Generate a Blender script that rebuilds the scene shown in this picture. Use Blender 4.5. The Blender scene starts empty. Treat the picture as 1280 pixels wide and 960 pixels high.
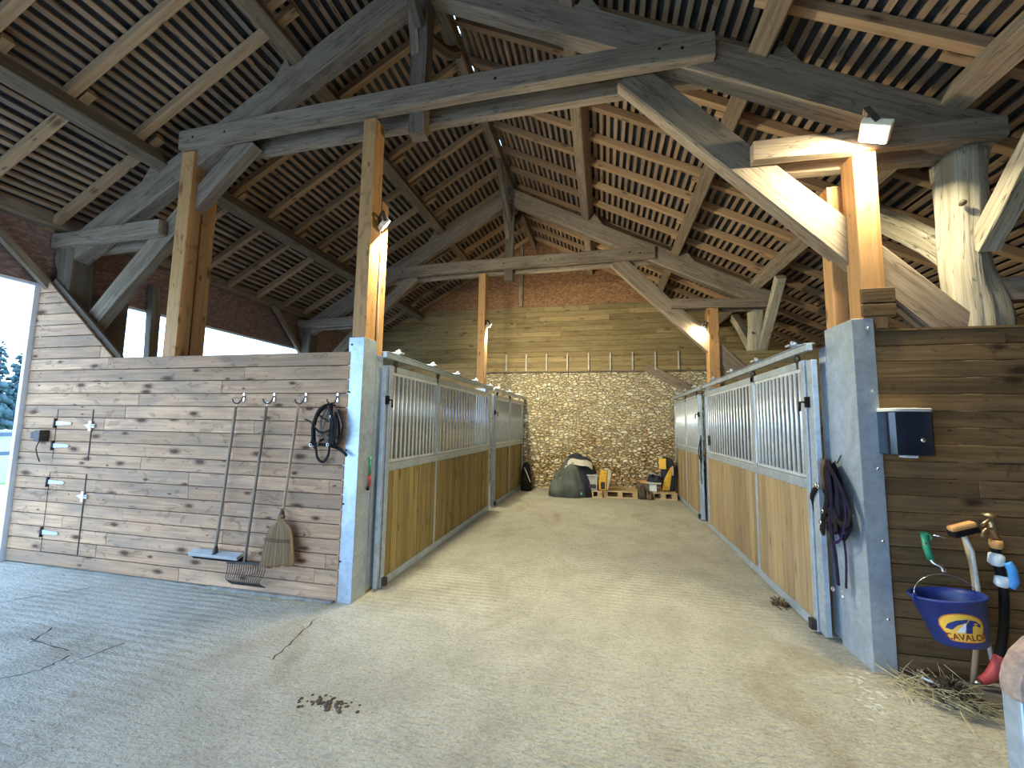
import bpy, bmesh, math, random
from mathutils import Vector, Matrix
random.seed(7)
sc = bpy.context.scene
COL = sc.collection
V = Vector
# ------------------------------------------------------------------ camera
cam_d = bpy.data.cameras.new('camera'); cam = bpy.data.objects.new('camera', cam_d); COL.objects.link(cam)
f_px, pitch, roll, yaw = 510.36, .0969, .0161, .2208
cam_d.sensor_fit = 'HORIZONTAL'; cam_d.sensor_width = 36; cam_d.lens = 36*f_px/1280; cam_d.clip_start = .02; cam_d.clip_end = 400
fw = V((-math.sin(yaw)*math.cos(pitch), math.cos(yaw)*math.cos(pitch), math.sin(pitch)))
rt = V((math.cos(yaw), math.sin(yaw), 0)); up = rt.cross(fw)
r2 = rt*math.cos(roll)+up*math.sin(roll); u2 = up*math.cos(roll)-rt*math.sin(roll)
cam.matrix_world = Matrix(((r2.x, u2.x, -fw.x, 0), (r2.y, u2.y, -fw.y, 0), (r2.z, u2.z, -fw.z, 1.5), (0, 0, 0, 1)))
sc.camera = cam
# ------------------------------------------------------------------ exposure, sky
sc.view_settings.view_transform = 'Standard'; sc.view_settings.look = 'None'
sc.view_settings.gamma = 1; sc.view_settings.use_curve_mapping = False; sc.view_settings.exposure = 0.0
SKY = 8.6; LAMP1 = 105; LAMP2 = 160; LAMP3 = 110; LAMPC = (1, .92, .62)
w = bpy.data.worlds.new('sky'); sc.world = w; w.use_nodes = True
nt = w.node_tree; bg = nt.nodes['Background']
tc = nt.nodes.new('ShaderNodeTexCoord'); sp = nt.nodes.new('ShaderNodeSeparateXYZ'); cr = nt.nodes.new('ShaderNodeValToRGB')
nt.links.new(tc.outputs['Generated'], sp.inputs[0]); nt.links.new(sp.outputs[2], cr.inputs[0]); nt.links.new(cr.outputs[0], bg.inputs[0])
cr.color_ramp.elements[0].color = (.46, .68, 1, 1); cr.color_ramp.elements[0].position = .0
cr.color_ramp.elements[1].color = (.36, .61, 1, 1); cr.color_ramp.elements[1].position = .6
bg.inputs[1].default_value = SKY
# ------------------------------------------------------------------ materials
def new_mat(name):
    m = bpy.data.materials.new(name); m.use_nodes = True
    return m, m.node_tree, m.node_tree.nodes['Principled BSDF']
def N(nt, t, **k):
    n = nt.nodes.new(t)
    for a, b in k.items():
        if a in ('ins',):
            for i, v in b.items(): n.inputs[i].default_value = v
        else: setattr(n, a, b)
    return n
def L(nt, a, b): nt.links.new(a, b)
def math_(nt, op, a, b=None, clamp=False):
    n = N(nt, 'ShaderNodeMath', operation=op); n.use_clamp = clamp
    for i, x in enumerate((a, b)):
        if x is None: continue
        if isinstance(x, (int, float)): n.inputs[i].default_value = x
        else: L(nt, x, n.inputs[i])
    return n.outputs[0]
def ramp(nt, fac, stops):
    n = N(nt, 'ShaderNodeValToRGB'); e = n.color_ramp.elements
    while len(e) < len(stops): e.new(.5)
    for i, (p, c) in enumerate(stops):
        e[i].position = p; e[i].color = (*c, 1) if len(c) == 3 else c
    L(nt, fac, n.inputs[0]); return n.outputs[0]
def mix(nt, fac, a, b, mode='MIX'):
    n = N(nt, 'ShaderNodeMix', data_type='RGBA', blend_type=mode)
    for s, x in ((0, fac), (6, a), (7, b)):
        if isinstance(x, (int, float)): n.inputs[s].default_value = x
        elif isinstance(x, tuple): n.inputs[s].default_value = (*x, 1)
        else: L(nt, x, n.inputs[s])
    return n.outputs[2]
def bump(nt, bsdf, h, strength=.3, dist=.01):
    b = N(nt, 'ShaderNodeBump'); b.inputs['Strength'].default_value = strength; b.inputs['Distance'].default_value = dist
    L(nt, h, b.inputs['Height']); L(nt, b.outputs[0], bsdf.inputs['Normal'])
def wood(name, light, dark, knot=(.12, .06, .03), kn=1., rough=.75, stain=None, st=.0, var=.35, bm=.25, crack=0., kv=5.0):
    m, nt, bs = new_mat(name)
    uv = N(nt, 'ShaderNodeUVMap', uv_map='UVMap'); r = N(nt, 'ShaderNodeUVMap', uv_map='R')
    s = N(nt, 'ShaderNodeSeparateXYZ'); L(nt, uv.outputs[0], s.inputs[0])
    q = N(nt, 'ShaderNodeSeparateXYZ'); L(nt, r.outputs[0], q.inputs[0])
    u, v, ra, rb = s.outputs[0], s.outputs[1], q.outputs[0], q.outputs[1]
    def vec(a, b, c):
        n = N(nt, 'ShaderNodeCombineXYZ'); L(nt, a, n.inputs[0]); L(nt, b, n.inputs[1]); L(nt, c, n.inputs[2]); return n.outputs[0]
    g = N(nt, 'ShaderNodeTexNoise', ins={'Scale': 1., 'Detail': 5., 'Roughness': .6, 'Distortion': .6})
    L(nt, vec(math_(nt, 'MULTIPLY', u, 1.6), math_(nt, 'MULTIPLY', v, 38), math_(nt, 'MULTIPLY', ra, 31)), g.inputs['Vector'])
    c = ramp(nt, g.outputs[0], [(.3, dark), (.62, light)])
    # board-to-board tone
    tone = math_(nt, 'ADD', math_(nt, 'MULTIPLY', ra, var), 1-var*.6)
    tn = N(nt, 'ShaderNodeCombineColor'); L(nt, tone, tn.inputs[0]); L(nt, tone, tn.inputs[1]); L(nt, math_(nt, 'MULTIPLY', tone, 1.0), tn.inputs[2])
    c = mix(nt, 1., c, tn.outputs[0], 'MULTIPLY')
    if stain:
        g2 = N(nt, 'ShaderNodeTexNoise', ins={'Scale': 1., 'Detail': 4., 'Roughness': .6})
        L(nt, vec(math_(nt, 'MULTIPLY', u, 1.7), math_(nt, 'MULTIPLY', v, 7), math_(nt, 'MULTIPLY', rb, 17)), g2.inputs['Vector'])
        c = mix(nt, math_(nt, 'MULTIPLY', ramp(nt, g2.outputs[0], [(.42, (0, 0, 0)), (.68, (1, 1, 1))]), st), c, stain)
    if kn:
        vo = N(nt, 'ShaderNodeTexVoronoi', voronoi_dimensions='2D', ins={'Scale': 1., 'Randomness': 1.})
        L(nt, vec(math_(nt, 'ADD', math_(nt, 'MULTIPLY', u, 2.3), math_(nt, 'MULTIPLY', rb, 50)), math_(nt, 'ADD', math_(nt, 'MULTIPLY', v, kv), math_(nt, 'MULTIPLY', ra, 23)), ra), vo.inputs['Vector'])
        hc = N(nt, 'ShaderNodeSeparateColor'); L(nt, vo.outputs['Color'], hc.inputs[0])
        wob = N(nt, 'ShaderNodeTexNoise', ins={'Scale': 1., 'Detail': 2.}); L(nt, vec(math_(nt, 'MULTIPLY', u, 30.), math_(nt, 'MULTIPLY', v, 60.), ra), wob.inputs['Vector'])
        kd = math_(nt, 'DIVIDE', math_(nt, 'ADD', vo.outputs['Distance'], math_(nt, 'MULTIPLY', math_(nt, 'SUBTRACT', wob.outputs[0], .5), .09)), math_(nt, 'MULTIPLY', math_(nt, 'MULTIPLY', hc.outputs[0], hc.outputs[0]), 1.7))
        k = ramp(nt, kd, [(.05, (1, 1, 1)), (.085, (.55, .55, .55)), (.15, (0, 0, 0))])
        c = mix(nt, math_(nt, 'MULTIPLY', k, kn), c, knot)
    if kn > .85:
        fe = N(nt, 'ShaderNodeTexNoise', ins={'Scale': 1., 'Detail': 3., 'Roughness': .5, 'Distortion': 1.5})
        L(nt, vec(math_(nt, 'ADD', math_(nt, 'MULTIPLY', u, 4.5), math_(nt, 'MULTIPLY', ra, 41)), math_(nt, 'MULTIPLY', v, 9), math_(nt, 'MULTIPLY', rb, 13)), fe.inputs['Vector'])
        fk = ramp(nt, fe.outputs[0], [(.60, (0, 0, 0)), (.66, (1, 1, 1)), (.70, (.2, .2, .2))])
        c = mix(nt, math_(nt, 'MULTIPLY', fk, .5), c, knot)
    if crack:
        cv = N(nt, 'ShaderNodeTexNoise', ins={'Scale': 1., 'Detail': 3., 'Roughness': .5, 'Distortion': .3})
        L(nt, vec(math_(nt, 'MULTIPLY', u, 1.1), math_(nt, 'MULTIPLY', v, 16), math_(nt, 'MULTIPLY', rb, 9)), cv.inputs['Vector'])
        ck = ramp(nt, cv.outputs[0], [(.485, (0, 0, 0)), (.50, (1, 1, 1)), (.515, (0, 0, 0))])
        c = mix(nt, math_(nt, 'MULTIPLY', ck, crack), c, (.05, .04, .03))
    L(nt, c, bs.inputs['Base Color']); bs.inputs['Roughness'].default_value = rough
    bs.inputs['Specular IOR Level'].default_value = .25
    bump(nt, bs, g.outputs[0], bm, .006)
    return m
def plain(name, col, rough=.6, metal=0., nz=0., scale=20., col2=None, spec=.5, bmp=0.):
    m, nt, bs = new_mat(name)
    bs.inputs['Roughness'].default_value = rough; bs.inputs['Metallic'].default_value = metal; bs.inputs['Specular IOR Level'].default_value = spec
    tcn = N(nt, 'ShaderNodeTexCoord'); n = N(nt, 'ShaderNodeTexNoise', ins={'Scale': scale, 'Detail': 4.}); L(nt, tcn.outputs['Object'], n.inputs['Vector'])
    c2 = col2 or tuple(x*(1-nz) for x in col)
    L(nt, ramp(nt, n.outputs[0], [(.35, c2), (.65, col)]), bs.inputs['Base Color'])
    if bmp: bump(nt, bs, n.outputs[0], bmp, .01)
    return m
M = {}
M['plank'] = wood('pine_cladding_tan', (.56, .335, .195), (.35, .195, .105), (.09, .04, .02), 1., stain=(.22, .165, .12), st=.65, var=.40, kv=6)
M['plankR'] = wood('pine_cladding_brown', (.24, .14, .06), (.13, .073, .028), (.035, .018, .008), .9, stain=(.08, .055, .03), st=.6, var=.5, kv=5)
M['plankB'] = wood('pine_cladding_olive', (.34, .245, .115), (.185, .125, .052), (.13, .075, .03), .9, stain=(.28, .23, .12), st=.55, var=.5, kv=6)
M['door'] = wood('stall_board_green_tan', (.36, .27, .115), (.17, .12, .045), (.10, .06, .025), .84, stain=(.20, .17, .08), st=.5, var=.55, kv=7)
M['doorR'] = wood('stall_board_pale', (.38, .27, .14), (.22, .15, .075), (.12, .075, .04), .6, stain=(.27, .225, .15), st=.5, var=.5, kv=7)
M['old'] = wood('weathered_oak', (.285, .215, .155), (.15, .11, .08), (.06, .045, .03), .35, .85, stain=(.33, .265, .195), st=.6, var=.35, bm=.5, crack=.7, kv=4)
M['oldD'] = wood('dark_old_oak', (.17, .13, .095), (.09, .065, .045), (.03, .02, .015), .3, .85, stain=(.2, .18, .15), st=.4, var=.3, bm=.5, crack=.6, kv=4)
M['oldP'] = wood('pale_old_oak', (.42, .36, .26), (.26, .21, .14), (.10, .07, .045), .6, .85, stain=(.46, .43, .36), st=.6, var=.2, bm=.8, crack=.9, kv=4)
M['post'] = wood('orange_douglas_post', (.50, .275, .115), (.38, .195, .075), (.16, .07, .03), .9, .6, var=.2, kv=6)
M['raft'] = wood('rafter_pine', (.40, .255, .145), (.27, .16, .085), (.10, .05, .025), .8, var=.5, kv=7)
M['purl'] = wood('purlin_oak', (.26, .19, .13), (.16, .11, .075), (.06, .04, .025), .4, var=.3, kv=5, crack=.4)
M['batt'] = wood('batten_pine', (.34, .215, .13), (.21, .13, .08), (.07, .04, .025), .8, stain=(.25, .215, .18), st=.55, var=.5, kv=12)
M['pallet'] = wood('pallet_wood', (.55, .40, .22), (.38, .26, .13), (.15, .1, .05), .4, var=.3)
M['handle'] = wood('grey_handle_wood', (.30, .24, .18), (.17, .13, .10), (.08, .05, .04), .2, var=.2)
M['handleL'] = wood('pale_handle_wood', (.48, .36, .23), (.33, .23, .14), (.15, .1, .06), .2, var=.2)
def slate():
    m, nt, bs = new_mat('dark_slate_underside')
    t = N(nt, 'ShaderNodeTexCoord'); n = N(nt, 'ShaderNodeTexNoise', ins={'Scale': 6., 'Detail': 5.}); L(nt, t.outputs['Object'], n.inputs[0])
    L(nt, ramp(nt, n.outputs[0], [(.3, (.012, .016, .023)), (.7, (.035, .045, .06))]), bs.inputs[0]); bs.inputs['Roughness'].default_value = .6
    b = N(nt, 'ShaderNodeTexBrick', ins={'Scale': 3., 'Mortar Size': .02}); L(nt, t.outputs['Object'], b.inputs[0]); bump(nt, bs, b.outputs['Fac'], .5, .01)
    return m
M['slate'] = slate()
def osb():
    m, nt, bs = new_mat('reddish_strand_board')
    t = N(nt, 'ShaderNodeTexCoord'); vo = N(nt, 'ShaderNodeTexVoronoi', ins={'Scale': 22.}); mp = N(nt, 'ShaderNodeMapping'); mp.inputs['Scale'].default_value = (1, 1, 2.2)
    L(nt, t.outputs['Object'], mp.inputs[0]); L(nt, mp.outputs[0], vo.inputs['Vector'])
    hs = N(nt, 'ShaderNodeSeparateColor'); L(nt, vo.outputs['Color'], hs.inputs[0])
    L(nt, ramp(nt, hs.outputs[0], [(0, (.18, .08, .035)), (.6, (.27, .13, .06)), (1, (.40, .22, .11))]), bs.inputs[0]); bs.inputs['Roughness'].default_value = .7
    return m
M['osb'] = osb()
def osbL():
    m = M['osb'].copy(); m.name = 'dull_strand_board'
    e = [n for n in m.node_tree.nodes if n.type == 'VALTORGB'][0].color_ramp.elements
    for i, c in enumerate([(.17, .10, .085), (.23, .14, .12), (.31, .20, .17)]): e[i].color = (*c, 1)
    return m
M['osbL'] = osbL()
def galv(name, a, b, metal=.55, rough=.42):
    m, nt, bs = new_mat(name)
    t = N(nt, 'ShaderNodeTexCoord'); vo = N(nt, 'ShaderNodeTexVoronoi', ins={'Scale': 38.}); n = N(nt, 'ShaderNodeTexNoise', ins={'Scale': 5., 'Detail': 5., 'Distortion': 1.2})
    L(nt, t.outputs['Object'], vo.inputs['Vector']); L(nt, t.outputs['Object'], n.inputs[0])
    hs = N(nt, 'ShaderNodeSeparateColor'); L(nt, vo.outputs['Color'], hs.inputs[0])
    f = math_(nt, 'ADD', math_(nt, 'MULTIPLY', hs.outputs[0], .16), math_(nt, 'MULTIPLY', n.outputs[0], .84))
    L(nt, ramp(nt, f, [(.3, a), (.65, b)]), bs.inputs[0]); bs.inputs['Metallic'].default_value = metal; bs.inputs['Roughness'].default_value = rough
    return m
M['galv'] = galv('galvanised_steel', (.37, .43, .49), (.52, .60, .68))  # zinc's own grey-blue, with extra sky blue put into the colour
M['galvB'] = galv('galvanised_steel_bars', (.58, .64, .70), (.76, .81, .86), .5, .4)
M['chrome'] = plain('polished_steel', (.75, .75, .74), .25, 1.)
M['iron'] = plain('dark_iron', (.07, .06, .055), .5, .6, .4)
M['black'] = plain('black_strap', (.014, .012, .012), .75, 0, .3, spec=.15)
M['navy'] = plain('navy_webbing', (.016, .013, .032), .85, 0, .4, 60, spec=.15)
M['purple'] = plain('purple_rope', (.03, .017, .06), .85, 0, .4, 60, spec=.15)
M['brown_leather'] = plain('brown_leather', (.11, .06, .03), .5, 0, .3)
M['gloss'] = plain('glossy_dark_plastic', (.008, .011, .02), .12, 0, .1)
M['greyplastic'] = plain('pale_grey_plastic', (.62, .60, .52), .4)
M['blue'] = plain('blue_bucket_plastic', (.016, .035, .20), .42, 0, .2, 8)
M['yellow'] = plain('yellow_print', (.85, .50, .06), .5)
M['orange'] = plain('orange_edge', (.60, .18, .03), .5)
M['white'] = plain('white_print', (.72, .76, .80), .5)
M['navyprint'] = plain('navy_print', (.012, .03, .17), .5)
M['redtext'] = plain('dark_red_lettering', (.22, .02, .015), .5)
M['green'] = plain('green_pipe', (.03, .27, .14), .4)
M['brass'] = plain('aged_brass', (.55, .40, .22), .35, .8, .3)
M['cyan'] = plain('sky_blue_plastic', (.08, .33, .75), .4)
M['red'] = plain('red_hose_nozzle', (.42, .05, .05), .5)
M['straw'] = plain('straw_stem', (.72, .60, .34), .8, 0, .35, 40)
M['husk'] = plain('dark_droppings', (.10, .068, .05), .9, 0, .5, 30)
M['bristle'] = wood('sorghum_bristles', (.36, .235, .13), (.17, .10, .05), kn=0, var=.4, bm=.5)
M['orangewood'] = plain('orange_brush_block', (.66, .33, .12), .5, 0, .25, 12)
M['tarp'] = plain('grey_green_horse_rug', (.11, .125, .11), .85, 0, .35, 5, bmp=.4)
M['rugnavy'] = plain('navy_rug', (.02, .026, .045), .8, 0, .3)
M['rugwhite'] = plain('pale_rug_lining', (.62, .58, .50), .85, 0, .3, 8)
M['teal'] = plain('teal_strap', (.12, .42, .40), .7)
M['rugyellow'] = plain('yellow_cloth', (.72, .40, .04), .8, 0, .3)
M['crate'] = plain('grey_plastic', (.42, .42, .40), .6, 0, .2)
M['cord'] = plain('pale_cable', (.6, .57, .5), .6)
M['trim'] = plain('pale_painted_edge', (.66, .69, .76), .6)
M['lime'] = plain('lime_splash', (.60, .60, .56), .9, 0, .2, 30)
M['tan'] = plain('tan_rough_cap', (.48, .33, .25), .95, 0, .35, 45, bmp=.7)
def emis(name, col, s):
    m, nt, bs = new_mat(name); bs.inputs['Emission Color'].default_value = (*col, 1); bs.inputs['Emission Strength'].default_value = s; return m
M['lens'] = emis('lit_lens', (1, .95, .85), 30)
def floor_mat():
    m, nt, bs = new_mat('brushed_dusty_concrete')
    t = N(nt, 'ShaderNodeTexCoord'); o = t.outputs['Object']
    def nz(s, d=5., dist=0., sc3=None):
        n = N(nt, 'ShaderNodeTexNoise', ins={'Scale': s, 'Detail': d, 'Roughness': .6, 'Distortion': dist})
        if sc3:
            mp = N(nt, 'ShaderNodeMapping'); mp.inputs['Scale'].default_value = sc3; L(nt, o, mp.inputs[0]); L(nt, mp.outputs[0], n.inputs[0])
        else: L(nt, o, n.inputs[0])
        return n.outputs[0]
    big = nz(.7, 5., .5); mid = nz(4., 6., .3); fine = nz(60., 4.)
    c = ramp(nt, big, [(.3, (.42, .40, .34)), (.55, (.53, .515, .44)), (.75, (.60, .585, .51))])
    c = mix(nt, .35, c, ramp(nt, mid, [(.3, (.30, .26, .19)), (.6, (.64, .60, .50))]))
    # brown dung/soil smears in the aisle
    s = nz(1.3, 6., .8, (1., .6, 1.)); sm = ramp(nt, s, [(.56, (0, 0, 0)), (.72, (1, 1, 1))])
    c = mix(nt, math_(nt, 'MULTIPLY', sm, .55), c, (.27, .20, .115))
    sp_ = nz(14., 3., .2); c = mix(nt, math_(nt, 'MULTIPLY', ramp(nt, sp_, [(.66, (0, 0, 0)), (.74, (1, 1, 1))]), .45), c, (.2, .15, .1))
    c = mix(nt, math_(nt, 'MULTIPLY', ramp(nt, fine, [(.35, (1, 1, 1)), (.5, (0, 0, 0))]), .40), c, (.22, .20, .17))
    c = mix(nt, math_(nt, 'MULTIPLY', ramp(nt, nz(1., 6., .4, (24., 55., 1.)), [(.33, (1, 1, 1)), (.52, (0, 0, 0))]), .5), c, (.27, .25, .21))
    L(nt, c, bs.inputs[0]); bs.inputs['Roughness'].default_value = .8; bs.inputs['Specular IOR Level'].default_value = .3
    wv = N(nt, 'ShaderNodeTexWave', wave_type='BANDS', bands_direction='Y', ins={'Scale': 4.6, 'Distortion': 3.0, 'Detail': 2., 'Detail Scale': .6}); L(nt, o, wv.inputs[0])
    msk = ramp(nt, nz(.8, 2.), [(.42, (.15, .15, .15)), (.6, (1, 1, 1))])
    h = math_(nt, 'MULTIPLY', wv.outputs['Fac'], msk)
    st = nz(1., 6., .6, (26., 60., 1.))
    h = math_(nt, 'ADD', math_(nt, 'MULTIPLY', h, .32), math_(nt, 'ADD', math_(nt, 'MULTIPLY', st, .8), math_(nt, 'MULTIPLY', fine, .5)))
    bump(nt, bs, h, 1., .028)
    return m
M['floor'] = floor_mat()
def stone_mat():
    m, nt, bs = new_mat('rubble_stone_and_lime')
    t = N(nt, 'ShaderNodeTexCoord'); o = t.outputs['Object']
    mp = N(nt, 'ShaderNodeMapping'); mp.inputs['Scale'].default_value = (1, 1, 2.0); L(nt, o, mp.inputs[0])
    dn = N(nt, 'ShaderNodeTexNoise', ins={'Scale': 5., 'Detail': 3.}); L(nt, mp.outputs[0], dn.inputs[0])
    ad = N(nt, 'ShaderNodeMix', data_type='RGBA', blend_type='LINEAR_LIGHT'); ad.inputs[0].default_value = .09; L(nt, mp.outputs[0], ad.inputs[6]); L(nt, dn.outputs['Color'], ad.inputs[7])
    v1 = N(nt, 'ShaderNodeTexVoronoi', feature='DISTANCE_TO_EDGE', ins={'Scale': 9.}); v2 = N(nt, 'ShaderNodeTexVoronoi', ins={'Scale': 9.})
    L(nt, ad.outputs[2], v1.inputs['Vector']); L(nt, ad.outputs[2], v2.inputs['Vector'])
    hs = N(nt, 'ShaderNodeSeparateColor'); L(nt, v2.outputs['Color'], hs.inputs[0])
    c = ramp(nt, hs.outputs[0], [(0, (.40, .25, .11)), (.35, (.58, .42, .22)), (.7, (.72, .57, .34)), (1, (.84, .76, .56))])
    n = N(nt, 'ShaderNodeTexNoise', ins={'Scale': 1.2, 'Detail': 3.}); L(nt, o, n.inputs[0])
    sep = N(nt, 'ShaderNodeSeparateXYZ'); L(nt, t.outputs['Object'], sep.inputs[0])
    # lime pointing is fuller high on the wall, washed out low down
    hgt = math_(nt, 'ADD', math_(nt, 'MULTIPLY', sep.outputs[2], .35), math_(nt, 'MULTIPLY', n.outputs[0], .8))
    lime = ramp(nt, hgt, [(.65, (0, 0, 0)), (1.0, (1, 1, 1))])
    edge = ramp(nt, v1.outputs['Distance'], [(.0, (1, 1, 1)), (.10, (0, 0, 0))])
    mort = mix(nt, lime, (.20, .12, .05), (.78, .70, .52))
    c = mix(nt, edge, c, mort)
    c = mix(nt, math_(nt, 'MULTIPLY', lime, .35), c, (.66, .58, .40))
    L(nt, c, bs.inputs[0]); bs.inputs['Roughness'].default_value = .95
    h = math_(nt, 'ADD', ramp(nt, v1.outputs['Distance'], [(0, (0, 0, 0)), (.16, (1, 1, 1))]), math_(nt, 'MULTIPLY', dn.outputs[0], .5))
    bump(nt, bs, h, 1., .05)
    return m
M['stone'] = stone_mat()
M['grass'] = plain('meadow_grass', (.24, .33, .12), .9, 0, .4, 3)
M['sand'] = plain('pale_yard_ground', (.60, .55, .47), .9, 0, .25, 4)
M['leaf'] = plain('haze_tinted_conifer_green', (.05, .10, .11), .9, 0, .5, 1.5)  # teal distance haze is mixed into the leaf colour
M['fence'] = plain('grey_fence_rail', (.08, .10, .14), .7)
M['concrete'] = plain('worn_concrete_slab', (.30, .285, .25), .9, 0, .4, 14, bmp=.5)

# ------------------------------------------------------------------ mesh helpers
class MB:
    def __init__(s): s.v = []; s.f = []; s.uv = []; s.r = []; s.mi = []; s.sm = []; s.cur = 0
    def hexa(s, c, rnd=None, uo=None):
        """c: 8 corners, index = a*4+b*2+c with a the grain axis"""
        c = [V(x) for x in c]
        La = (c[4]-c[0]).length; Lb = (c[2]-c[0]).length; Lc = (c[1]-c[0]).length
        R = (random.random(), random.random()) if rnd is None else rnd
        uo = random.random()*5 if uo is None else uo
        b0 = len(s.v); s.v += c
        ctr = sum(c, V())/8
        for F in ((0, 1, 3, 2), (4, 6, 7, 5), (0, 4, 5, 1), (2, 3, 7, 6), (0, 2, 6, 4), (1, 5, 7, 3)):
            pts = [c[i] for i in F]; n = (pts[1]-pts[0]).cross(pts[2]-pts[0])
            FF = F if n.dot(sum(pts, V())/4-ctr) > 0 else F[::-1]
            s.f.append([b0+i for i in FF])
            s.uv.append([(uo+((i >> 2) & 1)*La, ((i >> 1) & 1)*Lb+(i & 1)*Lc+R[1]*3) for i in FF])
            s.r.append(R); s.mi.append(s.cur); s.sm.append(False)
        return s
    def box(s, x0, x1, y0, y1, z0, z1, grain='x', rnd=None):
        A = {'x': 0, 'y': 1, 'z': 2}[grain]; o = [i for i in range(3) if i != A]
        lo = (x0, y0, z0); hi = (x1, y1, z1); c = []
        for a in (0, 1):
            for b in (0, 1):
                for d in (0, 1):
                    p = [0, 0, 0]; p[A] = (lo, hi)[a][A]; p[o[0]] = (lo, hi)[b][o[0]]; p[o[1]] = (lo, hi)[d][o[1]]; c.append(p)
        return s.hexa(c, rnd)
    def bar(s, p0, p1, w, h, upv=(0, 0, 1), rnd=None, w1=None, h1=None):
        """w across, h along upv"""
        p0, p1 = V(p0), V(p1); d = (p1-p0).normalized(); u_ = V(upv); sx = d.cross(u_)
        if sx.length < 1e-4: sx = d.cross(V((0, 1, 0)))
        sx.normalize(); u_ = sx.cross(d).normalized(); c = []
        for p, ww, hh in ((p0, w, h), (p1, w1 or w, h1 or h)):
            for b in (-1, 1):
                for e in (-1, 1): c.append(p+sx*(b*ww/2)+u_*(e*hh/2))
        return s.hexa(c, rnd)
    def rough(s, p0, p1, w, h, upv=(0, 0, 1), n=7, j=.008, bow=0., rnd=None, w1=None, h1=None):
        """hewn timber: a bar in n stations with waney edges"""
        p0, p1 = V(p0), V(p1); d = (p1-p0).normalized(); u_ = V(upv); sx = d.cross(u_)
        if sx.length < 1e-4: sx = d.cross(V((0, 1, 0)))
        sx.normalize(); u_ = sx.cross(d).normalized(); Ln = (p1-p0).length
        R = (random.random(), random.random()) if rnd is None else rnd; uo = random.random()*5
        b0 = len(s.v); ch = .12; prof = []
        for (a, b) in ((-1, -1), (1, -1), (1, 1), (-1, 1)):
            prof.append((a, b))
        P8 = [(-1, -1+ch), (-1+ch, -1), (1-ch, -1), (1, -1+ch), (1, 1-ch), (1-ch, 1), (-1+ch, 1), (-1, 1-ch)]
        K = len(P8); off = [random.uniform(-1, 1) for _ in range(K)]
        for i in range(n+1):
            t = i/n; ww = w+((w1 or w)-w)*t; hh = h+((h1 or h)-h)*t
            q = p0.lerp(p1, t)+u_*(bow*4*t*(1-t))
            for k, (a, b) in enumerate(P8):
                off[k] = off[k]*.5+random.uniform(-1, 1)*.6
                s.v.append(q+sx*(a*ww/2+off[k]*j)+u_*(b*hh/2+off[(k+3) % K]*j))
        per = [0]
        for k in range(K): per.append(per[-1]+(V(P8[k])*.5).length*0+(((P8[(k+1) % K][0]-P8[k][0])*w/2)**2+((P8[(k+1) % K][1]-P8[k][1])*h/2)**2)**.5)
        for i in range(n):
            for k in range(K):
                k2 = (k+1) % K; a, b = b0+i*K+k, b0+i*K+k2
                s.f.append([a, b, b+K, a+K]); u0 = uo+Ln*i/n; u1 = uo+Ln*(i+1)/n; v0 = per[k]+R[1]*3; v1 = per[k+1]+R[1]*3
                s.uv.append([(u0, v0), (u0, v1), (u1, v1), (u1, v0)]); s.r.append(R); s.mi.append(s.cur); s.sm.append(False)
        for base, rev in ((b0, True), (b0+n*K, False)):
            F = [base+k for k in range(K)]
            if rev: F = F[::-1]
            s.f.append(F); s.uv.append([(uo+.01*i, R[1]*3+.02*i) for i in range(K)]); s.r.append(R); s.mi.append(s.cur); s.sm.append(False)
        return s
    def tube(s, pts, r, n=8, flat=1., caps=True, upv=(0, 0, 1), rnd=None, smooth=True):
        pts = [V(p) for p in pts]; rr = r if isinstance(r, (list, tuple)) else [r]*len(pts)
        R = (random.random(), random.random()) if rnd is None else rnd
        b0 = len(s.v); acc = 0; us = []; prev = None
        for i, p in enumerate(pts):
            d = (pts[min(i+1, len(pts)-1)]-pts[max(i-1, 0)])
            d = d.normalized() if d.length > 1e-9 else V((0, 0, 1))
            a = d.cross(V(upv))
            if a.length < 1e-3: a = prev if prev is not None else d.cross(V((0, 1, 0)))
            a.normalize()
            if prev is not None and a.dot(prev) < 0: a = -a
            prev = a; b = a.cross(d).normalized()
            if i: acc += (p-pts[i-1]).length
            us.append(acc)
            for k in range(n):
                t = 2*math.pi*k/n; s.v.append(p+a*math.cos(t)*rr[i]+b*math.sin(t)*rr[i]*flat)
        for i in range(len(pts)-1):
            for k in range(n):
                k2 = (k+1) % n; A, B = b0+i*n+k, b0+i*n+k2
                s.f.append([A, A+n, B+n, B]); v0, v1 = k/n*rr[i]*6+R[1], (k+1)/n*rr[i]*6+R[1]
                s.uv.append([(us[i], v0), (us[i+1], v0), (us[i+1], v1), (us[i], v1)]); s.r.append(R); s.mi.append(s.cur); s.sm.append(smooth)
        if caps:
            for base, rev in ((b0, False), (b0+(len(pts)-1)*n, True)):
                F = [base+k for k in range(n)]
                if rev: F = F[::-1]
                s.f.append(F); s.uv.append([(0, 0)]*n); s.r.append(R); s.mi.append(s.cur); s.sm.append(False)
        return s
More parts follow.
